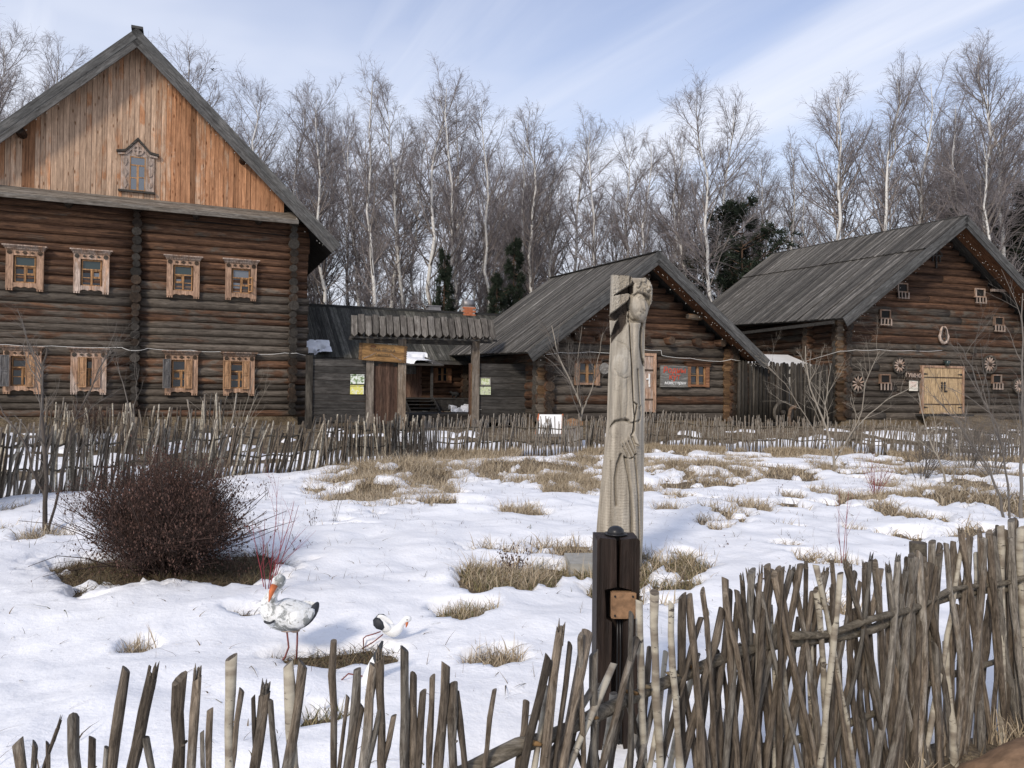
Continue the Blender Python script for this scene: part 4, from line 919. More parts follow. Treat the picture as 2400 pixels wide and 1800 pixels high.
# roof boards with pointed ends, both slopes
pk = (0, 4.06); 
for s in (-1, 1):
    n = 21
    for k in range(n):
        wv = 4.72/n; L = .93; b = MB(); q = R.uniform
        L2 = L+q(-.02, .02)
        b.v = []; pts = [(0, -wv*.43), (L2-.09, -wv*.43), (L2+.03, 0), (L2-.09, wv*.43), (0, wv*.43)]
        vs = [(p[0], p[1], 0) for p in pts]+[(p[0], p[1], .028) for p in pts]; nn = 5
        b.add(vs, [tuple(range(nn))[::-1], tuple(range(nn, 2*nn))]+[(i, (i+1) % nn, nn+(i+1) % nn, nn+i) for i in range(nn)])
        o = b.build('gate_roof_board', M['shingle'], G.root, (-1.86+wv*(k+.5), s*.02, pk[1]-G.base+(.045 if k % 2 else 0)), (0, math.radians(48), s*math.pi/2), gcol(q(.3, .9), q(.75, 1.15)))
b = MB(); b.prism([(-.6, -.62), (0, 0), (.6, -.62)], -.015, .015); b.build('gable_end', M['paling'], G.root, (-1.80, 0, 3.98-G.base), (0, 0, math.pi/2), gcol(.3, .8)); b = MB(); b.bx(-1.8, 2.8, -.05, .05, -.12, -.02); b.build('ridge_pole', M['fencedark'], G.root, (0, 0, pk[1]-G.base))
# carved name board across the posts
sb = MB(); sb.bx(-.75, .75, -.03, .03, -.275, .275); sg_ = sb.build('carved_name_board', M['sign'], None, G.w(-.82, -.2, 2.87), (0, .052, math.radians(13)), gcol(.5, 1.)); tag(sg_, 'yellowish carved wooden name board across the gateway door posts', 'sign')
for s in (-1, 1):
    b = MB(); b.bx(s*.71-.035, s*.71+.035, -.045, -.031, -.275, .275)
    for k in range(9): zc = -.24+.06*k; b.prism([(s*.75, zc-.03), (s*.785, zc), (s*.75, zc+.03)], -.03, .03)
    b.build('board_edge', M['hewn'], sg_, None, None, gcol(.3, .9))
b = MB()
for s in (-1, 1):
    for k in range(9):
        t = k/8; x = s*(.26+.32*t); z = -.02-.19*t*(1.2-.3*t); b.ball((x, -.033, z), (.022, .012, .013), 0, 6, 4, Matrix.Rotation(s*(.5+.3*(k % 2)), 3, 'Y')); b.ball((x+.02*s, -.033, z-.03), (.02, .01, .01), 0, 6, 4)
b.build('carved_grain_ears', M['trim'], sg_, None, None, gcol(.9, .7))
b = MB(); b.ball((-.32, -.03, .19), (.1, .012, .045), 0, 10, 6); b.build('carved_flower', M['soffit'], sg_, None, None, gcol(.1, .7))
text('ЭТНА-ВЁСКА', .13, M['log_end'], sg_, (-.02, -.034, .075), UP, ext=.006); text('СЯДЗІБА', .11, M['log_end'], sg_, (0, -.034, -.08), UP, ext=.006)
def poster_obj(x, z, w, h, mat, label, txt=None, frame=False, name='poster'):
    b = MB(); b.bx(-w/2, w/2, -.006, .006, -h/2, h/2); o = b.build(name, mat, None, G.w(x, -.055, z), (0, 0, math.radians(13))); tag(o, label, 'poster', 'small posters on the gateway fence')
    if frame:
        b = MB()
        for a in ((-w/2, w/2, h/2-.035, h/2), (-w/2, w/2, -h/2, -h/2+.035), (-w/2, -w/2+.04, -h/2+.035, h/2-.035), (w/2-.04, w/2, -h/2+.035, h/2-.035)): b.bx(a[0], a[1], -.014, -.0065, a[2], a[3])
        b.build('poster_frame', M['boardgrey'], o)
    if txt: text(txt, w*.165, M['blackpaint'], o, (0, -.008, h/2-.04), UP, ext=.001)
poster_obj(-1.62, 2.01, .44, .31, M['poster1'], 'upper left poster: white sheet with dark green picture, first line МЫЛАВАРНЯ', 'МЫЛАВАРНЯ'); poster_obj(-1.63, 1.67, .43, .30, M['poster2'], 'yellow printed poster directly below the white one left of the door', 'МАЙСТЭРНЯ')
poster_obj(2.60, 1.99, .38, .28, M['poster3'], 'framed pale green poster on the fence right of the tall gate post', None, True); poster_obj(2.60, 1.68, .38, .27, M['poster4'], 'unframed cabbage green poster below the framed one')

# ---------------------------------------------------------------- long farm building behind the gate
L_ = House('long_farmhouse', -3.444, 31.0, 23, .85, 'long low farmhouse behind the gateway with dark plank roof and porch', 'house')
nl = 8
for i in range(nl):
    z = 1.0+.262*(i+.5); g = .5+R.uniform(-.2, .3)
    log(L_, -5.5, -1.05, 0, z, .148, g, .75); log(L_, -.3, 1.75, 0, z, .148, g-.25, .85); log(L_, 1.55, None, -.3, z+.12, .15, .6, .6, depth=2.)
b = MB(); b.bx(-5.5, 4.5, .1, .2, .1, 2.3); b.bx(-5.5, 1.6, .1, .2, .0, 2.3); b.build('inner_wall', M['dark'], L_.root)
rt = empty('roof', (0, 0, 0)); rt.parent = L_.root
for i in range(68):
    wv = .148; x = -5.6+wv*i; b = MB(); dz, dy = 5.2-2.88, 3.65; Ls = math.hypot(dz, dy); b.bx(-wv*.47, wv*.47, 0, Ls, -.03, 0)
    b.build('roof_board', M['rooflong'], rt, (x, -.7, 2.88-L_.base+R.uniform(0, .015)), (math.atan2(dz, dy), 0, 0), gcol(R.uniform(.1, .9), R.choice([.6, .8, 1., 1.3])))
b = MB(); b.bx(-5.7, 4.5, -.12, .12, 5.16-L_.base, 5.26-L_.base); b.build('ridge_cap', M['fascia'], rt, (0, 2.98, 0), None, gcol(.3, .45))
b = MB(); b.bx(-5.6, 4.4, 0, 4.35, -.02, 0); b.build('roof_slope', M['roofdark'], rt, (0, 3.0, 5.18-L_.base), (-math.atan2(2.3, 3.65), 0, 0)); b = MB(); b.bx(-5.6, 4.4, -.74, -.68, 2.72-L_.base, 2.86-L_.base); b.build('eave_board', M['roofdark'], rt, None, None, gcol(.2, .8))
# window, door, porch
win_small(L_, .60, 2.36, .74, .74)
d = MB(); d.bx(-.36, .36, -.1, -.04, 0, 1.5); dr = d.build('door', M['gatedoor'], L_.root, (-.68, 0, 1.35-L_.base), None, gcol(.0, 2.0)); b = MB(); b.bx(.36, .44, -.14, -.03, 0, 1.6); b.bx(-.44, -.36, -.14, -.03, 0, 1.6); b.bx(-.36, .36, -.14, -.03, 1.51, 1.6); b.build('door_frame', M['gatedoor'], dr, None, None, gcol(.2, 1.6))
b = MB(); b.bx(-.3, .2, -.125, -.101, .98, 1.3); b.build('door_panel', M['shgrey'], dr, None, None, gcol(.5, 1.2))
pf = MB(); pf.bx(-1.6, 1.5, -1.15, -.14, -.06, 0); pf.build('porch_deck', M['fencedark'], L_.root, (0, 0, 1.40-L_.base), None, gcol(.5, 1.3))
for k in range(13): b = MB(); b.bx(-.075, .075, -.01, .01, -.5, -.062); b.build('skirt_board', M['fencedark'], L_.root, (-.1+.165*k*.75, -1.12+.01*(k % 2), 1.4-L_.base), (0, 0, 0), gcol(.3, .9))
for k in range(4): b = MB(); b.bx(-1.25, -.1, -.14, .14, -.03, .0); b.build('step', M['fencedark'], L_.root, (0, -1.3-.22*k, 1.28-.13*k-L_.base), None, gcol(.6, 1.3))
for xx in (-1.25, -.08): b = MB(); b.add([(xx-.03, -1.16, 1.42), (xx+.03, -1.16, 1.42), (xx+.03, -2.2, .85), (xx-.03, -2.2, .85), (xx-.03, -1.16, 1.2), (xx+.03, -1.16, 1.2), (xx+.03, -2.2, .68), (xx-.03, -2.2, .68)], [(0, 1, 2, 3), (4, 7, 6, 5), (0, 3, 7, 4), (1, 5, 6, 2), (0, 4, 5, 1), (3, 2, 6, 7)]); b.build('stair_side', M['fencedark'], L_.root, (0, 0, -L_.base), None, gcol(.5, 1.1))
for xx in (-1.55, -.12): b = MB(); b.bx(-.045, .045, -.045, .045, 0, 1.4); b.build('porch_post', M['fencedark'], L_.root, (xx, -1.08, 1.40-L_.base), None, gcol(.5, 1.3))
b = MB(); b.add([(-1.9, -1.45, 2.68), (.25, -1.45, 2.68), (-.25, .0, 3.12), (-1.5, .0, 3.12), (-1.9, -1.45, 2.63), (.25, -1.45, 2.63), (-.25, .0, 3.06), (-1.5, .0, 3.06)], [(0, 1, 2, 3), (4, 7, 6, 5), (0, 4, 5, 1), (1, 5, 6, 2), (2, 6, 7, 3), (3, 7, 4, 0)]); b.build('porch_roof', M['roofdark'], L_.root, (0, 0, -L_.base), None, gcol(.2, .9))
b = MB(); b.bx(-2.5, 3.2, -4.3, -2.0, -.5, 0.); fl = b.build('yard_boardwalk', M['fencedark'], None, L_.w(0, 0, .86), (0, 0, math.radians(23)), gcol(.7, 1.1)); tag(fl, 'grey plank boardwalk in the yard behind the gateway', 'boardwalk')
def snow_blanket(o0, du, dv, lu, lv, th, seed, label):
    """irregular snow cover lying on a slope: o0 corner, du/dv unit vectors, lu x lv metres"""
    nu, nv = 34, 26; du = du.normalized(); dv = dv.normalized(); nrm = du.cross(dv).normalized(); nrm = nrm if nrm.z > 0 else -nrm
    vs = []; keep = {}; b = MB()
    for j in range(nv):
        for i in range(nu):
            u, v = i/(nu-1), j/(nv-1); e = 1-max(abs(u*2-1), abs(v*2-1)); f = float(fbm(np.array([u*lu*2.6+seed]), np.array([v*lv*2.6+seed*2]), 4)[0])
            h = th*(1.0 if f > 0 else 0)*min(1, max(0, (f-.40+.5*min(e, .4)-.1)*7))
            vs.append(o0+du*(u*lu)+dv*(v*lv)+nrm*(h*(.8+.5*f)-.012)); keep[(i, j)] = h
    b.v = [tuple(p) for p in vs]
    for j in range(nv-1):
        for i in range(nu-1):
            if max(keep[(i, j)], keep[(i+1, j)], keep[(i, j+1)], keep[(i+1, j+1)]) > 0: b.f.append((j*nu+i, j*nu+i+1, (j+1)*nu+i+1, (j+1)*nu+i)); b.m.append(0); b.sm.append(True)
    o = b.build('snow_patch', M['snow'], None); tag(o, label, 'snow patch', kind='thing'); return o
RD = L_.mw.to_3x3()
snow_blanket(L_.w(-1.95, -1.42, 2.70), RD @ V((1, 0, 0)), RD @ V((.1, 1.45, .44)), 1.75, 1.3, .13, 5, 'white snow lying on the porch roof beside the carved name board')
snow_blanket(L_.w(-5.1, -.62, 2.97), RD @ V((1, 0, 0)), RD @ V((0, 3.65, 2.32)), 1.2, .9, .14, 9, 'white snow left low on the dark roof beside the tall house')
snow_blanket(L_.w(.4, -2.1, .87), RD @ V((1, 0, 0)), RD @ V((0, 1, .12)), 1.3, .7, .2, 3, 'small heap of snow in the yard beside the porch boards')
# chimney and vent hood on the long roof
ch = empty('chimney', L_.w(2.80, 3.0, 5.0), math.radians(23)); tag(ch, 'red brick chimney with grey tin hood on the long roof', 'chimney')
b = MB(); b.bx(-.26, .26, -.2, .2, 0, .5); b.build('mortar_core', M['mortar'], ch)
bk = MB(); bk.bx(-.12, .12, -.06, .06, -.034, .034); bme = bk.mesh('brick', M['brickred'])
for r_ in range(6):
    for k in range(3):
        xx = -.25+.25*k+(.0 if r_ % 2 else .06)
        if abs(xx) < .27: inst('brick', bme, ch, (xx*.78, -.17, .05+.078*r_), (0, 0, 0), (.8, 1, 1))
b = MB(); b.tube([(-.25, 0, .62), (.25, 0, .62)], .22, 10, 0, None, True, sy=1); b.build('tin_hood', M['tin'], ch)
for s in (-1, 1): b = MB(); b.bx(s*.22-.015, s*.22+.015, -.18, .18, .45, .64); b.build('hood_bracket', M['iron'], ch)
b = MB(); b.prism([(-.3, 0), (.3, 0), (.27, .2), (-.27, .2)], -.2, .2); b.prism([(-.33, .2), (.33, .2), (.3, .235), (-.3, .235)], -.24, .24); o = b.build('roof_vent_box', M['tin'], None, L_.w(1.2, 3.1, 5.24), (0, 0, math.radians(23))); tag(o, 'low grey metal vent box on the ridge of the long roof', 'vent')
# black cat sitting on the porch deck edge
cat = empty('cat', L_.w(.95, -.75, 1.40), math.radians(-10)); tag(cat, 'small black cat crouching on the porch boards below the dark window', 'cat')
b = MB(); b.tube([(.14, 0, .06), (.12, 0, .13), (.04, 0, .16), (-.06, 0, .16), (-.12, 0, .19), (-.16, 0, .22), (-.2, 0, .21), (-.215, 0, .2)], [.04, .085, .095, .075, .05, .05, .042, .02], 10)
for s in (-1, 1): b.add([(-.15, s*.045, .24), (-.18, s*.035, .25), (-.165, s*.05, .29), (-.16, s*.02, .25)], [(0, 1, 2), (1, 3, 2), (3, 0, 2)]); b.tube([(-.09, s*.035, .14), (-.1, s*.035, .0)], [.024, .017], 6); b.tube([(.08, s*.05, .1), (.05, s*.05, .02), (.0, s*.05, .01)], [.045, .025, .016], 6)
b.tube([(.14, 0, .05), (.2, .05, .03), (.2, .12, .03)], [.018, .015, .008], 6); b.build('body', M['fur'], cat)

# ---------------------------------------------------------------- palisade, sheet roof, scrap wheel
P_ = House('palisade_fence', 8.556, 27.5, 14, .55, 'dark upright pole palisade closing the gap between workshop and barn', 'fence')
x = -.55
while x < 3.2:
    w_ = R.uniform(.1, .16); b = MB(); hh = 2.12+R.uniform(-.03, .03)-.03*max(0, x-.5); b.tube([(0, 0, 0), (R.uniform(-.015, .015), 0, hh*.5), (R.uniform(-.01, .01), 0, hh), (0, 0, hh+.06)], [w_*.52, w_*.5, w_*.47, w_*.25], 8)
    b.build('pole', M['paling'], P_.root, (x+w_/2, R.uniform(-.03, .02), .12), (0, R.uniform(-.015, .015), 0), gcol(R.uniform(.2, 1.), R.choice([.55, .8, .9, 1.3]))); x += w_+.012
b = MB(); b.bx(-.5, 3.2, .08, .14, .6, .72); b.bx(-.5, 3.2, .08, .14, 1.75, 1.87); b.build('cross_rail', M['fencedark'], P_.root)
sh = MB(); sh.add([(.55, .8, 2.78), (3.1, .8, 2.78), (3.1, 2.4, 3.25), (.55, 2.4, 3.25), (.55, .8, 2.72), (3.1, .8, 2.72), (3.1, 2.4, 3.2), (.55, 2.4, 3.2)], [(0, 1, 2, 3), (4, 7, 6, 5), (0, 4, 5, 1), (1, 5, 6, 2), (2, 6, 7, 3), (3, 7, 4, 0)])
for k in range(4): sh.bx(.6+.8*k, .68+.8*k, .9, 1.0, .0, 2.74, 0)
o = sh.build('lean_to_roof', M['metalroof'], None, P_.w(0, 0, .0), (0, 0, math.radians(14))); tag(o, 'whitish sheet roof of a lean-to rising behind the pole palisade', 'lean-to')
wheel(.98, 1.02, .42, 0, 'thin iron wheel hoop standing before the dark palisade', P_, -.5, .1, 0, 14)
t = empty('driftwood_root', P_.w(1.1, -.75, .55), .3); tag(t, 'curled pale tree root leaning in front of the palisade', 'tree root')
b = MB(); b.tube([(0, 0, 0), (-.05, 0, .35), (.0, 0, .6), (.12, 0, .68), (.2, .02, .6), (.24, .0, .75)], [.07, .06, .06, .07, .06, .03], 8); b.build('root_wood', M['log_end'], t, None, None, gcol(.4, 1.6))
# nesting boxes on the workshop corner
for z_, nm in ((2.25, 'small slanted plank shelf on the right corner of the workshop'),):
    b = MB(); b.box((0, -.1, 0), (.34, .3, .03), 0, Matrix.Rotation(-.5, 3, 'Y')); b.bx(-.1, -.06, -.2, 0, -.2, -.03); o = b.build('corner_shelf', M['shgrey'], None, B.w(7.72, -.2, z_), (0, 0, math.radians(22.7)), gcol(.9, 1.3)); tag(o, nm, 'shelf')
# ---------------------------------------------------------------- white cable along the fronts
def cable(H, pts, label):
    b = MB(); out = []
    for i in range(len(pts)-1):
        for k in range(5): t = k/5; p, q_ = pts[i], pts[i+1]; sag = -.03*math.sin(math.pi*t)*min(1, abs(q_[0]-p[0])); out.append(H.w(p[0]+(q_[0]-p[0])*t, p[1]+(q_[1]-p[1])*t, p[2]+(q_[2]-p[2])*t+sag))
    out.append(H.w(*pts[-1])); b.tube(out, .008, 5); o = b.build('electric_cable', M['white'], None); tag(o, label, 'cable', 'white cables pinned along the log fronts')
cable(A, [(-9.9, -.2, 2.93), (-8.5, -.3, 2.93), (-7.3, -.2, 2.93), (-5.35, -.2, 2.95), (-5.1, -.42, 2.85), (-4.8, -.42, 2.86), (-4.6, -.2, 2.94), (-3.3, -.3, 2.92), (-2.4, -.3, 2.9), (-1.2, -.25, 2.84), (-.3, -.3, 2.92), (.1, -.42, 2.92), (.5, -.1, 2.86)], 'white cable sagging along the front of the tall house')
cable(B, [(-.2, -.4, 2.86), (.4, -.2, 2.95), (1.5, -.2, 3.0), (3.3, -.2, 3.02), (3.35, -.2, 3.17), (4.28, -.2, 3.14), (4.32, -.2, 2.96), (5.5, -.2, 2.9), (6.8, -.2, 2.82), (7.1, -.42, 2.9), (7.5, -.42, 2.86)], 'white cable stepping across the front of the workshop')
cable(D, [(-.55, 1.4, 2.6), (-.55, 1.35, 3.0), (-.45, -.38, 3.3), (.2, -.42, 3.36), (1.5, -.2, 3.42), (3.0, -.2, 3.42), (4.6, -.2, 3.47)], 'white cable running round the barn corner and along its front')
# icicle light strings under the eaves: tiny bulbs
def fairy(H, runs, label, seed):
    q = random.Random(seed); b = MB()
    for (x0, z0, x1, z1, y) in runs:
        n = int(math.hypot(x1-x0, z1-z0)*9)
        for k in range(n):
            t = k/n; p = H.w(x0+(x1-x0)*t+q.uniform(-.05, .05), y, z0+(z1-z0)*t-abs(q.gauss(0, .16))-.02); r = .011; b.add([p+V((r, 0, 0)), p+V((-r, 0, 0)), p+V((0, r, 0)), p+V((0, -r, 0)), p+V((0, 0, r*1.6)), p+V((0, 0, -r*1.6))], [(0, 2, 4), (2, 1, 4), (1, 3, 4), (3, 0, 4), (2, 0, 5), (1, 2, 5), (3, 1, 5), (0, 3, 5)])
    o = b.build('string_lights', M['bulb'], None); tag(o, label, 'string lights', 'unlit light strings under the eaves', 'stuff')
fairy(A, [(-11, 7.0, -5.0, 12.75, -.78), (-5.0, 12.75, 1.2, 6.7, -.78)], 'tiny white light bulbs hanging along the tall gable eaves', 1)
fairy(B, [(-.9, 2.7, 3.5, 5.9, -.98), (3.5, 5.9, 8.0, 2.7, -.98)], 'tiny white light bulbs hanging along the workshop eaves', 2)
fairy(D, [(-.8, 4.2, 4.5, 8.1, -.98), (4.5, 8.1, 9.0, 4.9, -.98)], 'tiny white light bulbs hanging along the barn eaves', 3)
# ---------------------------------------------------------------- wattle fences
def stake_mesh(L, r0_, r1_, bend, seed, sides=6, cuts=6, kinks=0., split=False, mats=None):
    q = random.Random(seed); pts = []; rad = []; b = MB(); px_ = py_ = 0
    a = q.uniform(0, 6.28); c1_, s1_ = math.cos(a), math.sin(a)
    for i in range(cuts+1):
        t = i/cuts; k = bend*(math.sin(t*math.pi)); pts.append((k*c1_+q.uniform(-1, 1)*kinks, k*s1_+q.uniform(-1, 1)*kinks, L*t)); rad.append((r0_+(r1_-r0_)*t)*(1+q.uniform(-.1, .1)))
    rad[-1] *= q.uniform(.85, 1.12)
    b.tube(pts, rad, sides, 0, 1, True, tilt=q.uniform(-.9, .9))
    return b, pts, rad
far = empty('wattle_fence', (2.0, 20.5, 0)); tag(far, 'long low fence of woven upright sticks crossing behind the snowy garden', 'fence')
ux, uy = [], []
px_list = [(-330, 8.2), (-100, 9.6), (0, 10.5), (120, 11.2), (250, 12.2), (500, 13.8), (700, 15.1), (900, 16.4), (1025, 18.3), (1200, 19.6), (1409, 20.7), (1540, 21.8), (1800, 21.9), (2000, 21.6), (2190, 19.8), (2400, 18.6), (2600, 17.4)]
LP = [V((atY(p, 920, d).x, d)) for p, d in px_list]
seg = [0]
for i in range(1, len(LP)): seg.append(seg[-1]+(LP[i]-LP[i-1]).length)
def fpos(s):
    for i in range(1, len(LP)):
        if s <= seg[i] or i == len(LP)-1:
            t = (s-seg[i-1])/(seg[i]-seg[i-1]); return LP[i-1].lerp(LP[i], t), (LP[i]-LP[i-1]).normalized()
variants = []
for k in range(14):
    b, _, _ = stake_mesh(1.0, .019, .0145, R.uniform(.02, .05), 100+k, 5, 5, .006); variants.append(b.mesh('stake', [M['stake'] if k % 5 else M['birchstake'], M['stakecut']]))
farst = []; s = 0.
while s < seg[-1]:
    p, d = fpos(s); Y_ = p.y; s += R.uniform(.016, .048)
    hh = 1.07*(1.0 if p.x < -5 else .97)*R.uniform(.86, 1.1)*(.9 if p.x > 9 else 1)
    lean_s = (.16 if p.x < -3.8 else .05)+R.uniform(-.13, .13)+.06*math.sin(s*1.1); off = R.uniform(-.03, .03)
    farst.append((p.x-d.y*off, p.y+d.x*off, hh, lean_s, d, R.randrange(14), p.y))
farst.sort(key=lambda a: a[6]); stuffv = []
def st_matrix(f):
    x, y, hh, ln, d, k, _ = f; z = gzf(x, y)-.08; up = V((d.x*math.sin(ln), d.y*math.sin(ln), math.cos(ln))); up = (up+V((R.uniform(-.06, .06), R.uniform(-.06, .06), 0))).normalized()
    return x, y, z, up
cnt = 0; sm = MB(); 
infr = lambda f: abs(f[0]/f[1]) < .70
for f in [f for f in farst if infr(f)]+[f for f in farst if not infr(f)]:
    x, y, z, up = st_matrix(f); e = up.to_track_quat('Z', 'Y').to_euler()
    if cnt < 298: 
        o = inst('stake', variants[f[5]], far, (x-2., y-20.5, z), e, (R.uniform(.8, 1.3), R.uniform(.8, 1.3), f[2]+.08), gcol(R.uniform(.2, 1.), R.uniform(.7, 1.4)))
        o.rotation_euler = e; cnt += 1
    else:
        mid = V((x, y, z))+up*(f[2]*.5)+V((R.uniform(-.03, .03), R.uniform(-.02, .02), 0)); sm.tube([V((x-2, y-20.5, z)), mid-V((2, 20.5, 0)), V((x-2, y-20.5, z))+up*(f[2]+.08)], [.017, .015, .012], 5, 0, 1)
o = sm.build('stakes', [M['stake'], M['stakecut']], far, None, None, gcol(.8, 1.15)); o['kind'] = 'stuff'
for zz2, rr in ((.78, .016), (.42, .016)):
    for j in range(0, len(LP)-1):
        b = MB(); n = 8; pts = []
        for k in range(n+1):
            p = LP[j].lerp(LP[j+1], k/n*1.02); pts.append(V((p.x-2, p.y-20.5, gzf(p.x, p.y)+zz2+.03*math.sin(k*1.7+j))))
        b.tube(pts, rr, 5); b.build('rail', M['rail'], far, None, None, gcol(.4, .8))
for s_ in np.arange(.8, seg[-1], 2.6):
    p, d = fpos(float(s_)); b = MB(); b.tube([(0, 0, -.1), (.01, 0, .5), (0, 0, .98)], .04, 7, 0, 1); b.build('post', [M['rail'], M['stakecut']], far, (p.x-2, p.y-20.5+.05, gzf(p.x, p.y)), None, gcol(.3, .8))
# cross fence that runs back towards the tall house
f2 = empty('wattle_fence', (-8.2, 18.6, 0)); tag(f2, 'short wattle fence leading back to the tall house corner', 'fence')
A0, A1 = V((-6.4, 17.0)), V((-12.5, 20.5))
n = 95
for k in range(n):
    p = A0.lerp(A1, k/n+R.uniform(-.004, .004)); z = gzf(p.x, p.y)-.08; hh = 1.1*R.uniform(.85, 1.15)+(.32 if k < 14 else 0)
    inst('stake', variants[R.randrange(14)], f2, (p.x+8.2, p.y-18.6, z), (R.uniform(-.1, .1), R.uniform(-.08, .2), 0), (1.2, 1.2, hh+.1), gcol(R.uniform(.3, 1.), R.uniform(.7, 1.3)))
b = MB(); b.tube([V((*A0.lerp(A1, t), gzf(*A0.lerp(A1, t))+.7))-V((-8.2, 18.6, 0)) for t in np.linspace(0, 1, 9)], .018, 5); b.build('rail', M['rail'], f2, None, None, gcol(.4, .8))

# ---- near wattle fence
near = empty('wattle_fence', (0, 1.9, 0)); tag(near, 'nearest wattle fence of thick cut sticks along the garden edge', 'fence')
FL = [(-120, 1.64), (170, 1.66), (545, 1.74), (950, 1.80), (1308, 1.95), (1531, 2.35), (1759, 2.66), (2052, 2.98), (2231, 3.42), (2339, 3.62), (2480, 3.75), (2700, 3.9)]
def fd(px): return float(np.interp(px, [a for a, _ in FL], [b for _, b in FL]))
LIST = [(44, 1737, 52, 22, 0), (80, 1745, 78, 12, 1), (112, 1745, 95, 10, 1), (135, 1705, 104, 8, 2), (174, 1686, 172, 26, 1), (217, 1728, 215, 16, 0), (293, 1568, 262, 20, 0), (250, 1752, 250, 12, 0), (356, 1585, 318, 26, 2), (340, 1727, 355, 16, 0), (420, 1590, 415, 26, 0), (464, 1590, 450, 20, 2),
 (490, 1662, 490, 13, 0), (476, 1715, 478, 10, 0), (545, 1540, 536, 20, 3), (566, 1616, 550, 13, 0), (592, 1632, 600, 10, 0), (622, 1626, 600, 24, 2), (634, 1640, 648, 14, 0), (672, 1556, 690, 22, 3), (712, 1556, 668, 22, 0), (782, 1502, 778, 14, 0), (815, 1632, 795, 9, 0), (840, 1568, 812, 18, 0), (876, 1560, 860, 20, 0),
 (892, 1545, 896, 18, 2), (850, 1655, 825, 12, 0), (893, 1660, 868, 13, 0), (924, 1678, 898, 12, 0), (947, 1521, 948, 20, 0), (971, 1584, 968, 18, 1), (991, 1620, 978, 16, 0), (1014, 1585, 1005, 13, 0), (1045, 1556, 1028, 20, 0), (1062, 1602, 1060, 20, 0), (1072, 1625, 1085, 14, 0), (1158, 1617, 1142, 11, 0), (1036, 1660, 1034, 12, 0),
 (1283, 1540, 1228, 20, 0), (1312, 1484, 1276, 22, 2), (1335, 1512, 1300, 12, 1), (1378, 1482, 1318, 22, 0), (1392, 1530, 1392, 20, 0), (1356, 1492, 1362, 12, 1), (1400, 1602, 1270, 15, 0), (1438, 1553, 1330, 14, 3), (1492, 1500, 1400, 15, 0), (1480, 1440, 1465, 12, 1), (1497, 1408, 1510, 16, 3), (1533, 1388, 1530, 17, 3), (1573, 1412, 1576, 15, 3), (1600, 1396, 1600, 18, 0), (1616, 1396, 1632, 16, 0), (1648, 1386, 1670, 12, 1), (1642, 1447, 1540, 12, 0), (1700, 1356, 1716, 15, 0), (1730, 1412, 1690, 13, 0), (1760, 1338, 1778, 16, 0), (1800, 1326, 1805, 16, 0), (1693, 1430, 1600, 17, 0)]
_k = [0]
def near_stake(pt, yt, pb, w, kind, fwd=0., yb=1800):
    _k[0] += 1; q = random.Random(500+_k[0]); D = fd(pt)+fwd; Db = fd(pb if 0 < pb < 2500 else pt)+fwd*.3
    T = atY(pt, yt, D); Bm = atY(pb, 1800, Db); d = Bm-T; Bm = T+d*((T.z+.12)/max(.05, -d.z)) if d.z < -.05 else Bm
    if Bm.z < -.15 or Bm.z > .1: Bm.z = -.12
    Bm = Bm+(Bm-T).normalized()*(.5 if pt > 1250 else .12)
    r = w/2/1800*D; L = (T-Bm).length; cuts = 16
    b = MB(); n = 9; pts = []; rad = []; a = q.uniform(0, 6.28); bend = q.uniform(.004, .022)*(1+1.3*(pt > 1500)); ph = q.uniform(0, 3)
    for i in range(cuts+1):
        t = i/cuts; env = math.sin(math.pi*min(1, t*1.02)); k = bend*env*math.sin(ph+t*4)
        pts.append(V((k*math.cos(a)*1.4+q.uniform(-.003, .003), k*math.sin(a)+q.uniform(-.003, .003), L*t))); rad.append(r*(1.2-.16*t)*(1+q.uniform(-.1, .1)+(.22 if q.random() < .15 else 0)))
    mat = M['birchstake'] if kind == 3 else M['stake']
    b.tube(pts, rad, n, 0, 1, True, tilt=q.uniform(.3, 1.)*q.choice((-1, 1)) if kind != 1 else 1.6)
    # knots and side stubs
    for j in range(q.randint(3, 6)):
        t = q.uniform(.2, .95); i = int(t*cuts); p = pts[i]; az = q.uniform(0, 6.28); dd = V((math.cos(az), math.sin(az), q.uniform(.2, .9))).normalized(); ln = r*q.uniform(1.15, 1.7)
        b.tube([p, p+dd*ln*.8, p+dd*ln], [r*.42, r*.3, r*.18], 6, 0, 1)
    if kind == 2:  # splintered, axe-cut head: several ragged slivers
        tp = pts[-1]
        for j in range(5):
            az = j*1.25+q.uniform(-.3, .3); o_ = V((math.cos(az), math.sin(az), 0))*r*.62; b.tube([tp+o_-V((0, 0, .03)), tp+o_*1.05+V((0, 0, q.uniform(.004, .022))), tp+o_*1.35+V((0, 0, q.uniform(.014, .036)))], [r*.36, r*.3, r*.05], 5, 1, 1)
    up = (T-Bm).normalized(); o = b.build('stake', [mat, M['stakecut']], near, (Bm.x, Bm.y-1.9, Bm.z), up.to_track_quat('Z', 'Y').to_euler(), gcol(q.uniform(.3, 1.), q.uniform(.75, 1.35)))
    return o
for a in LIST: near_stake(*a)
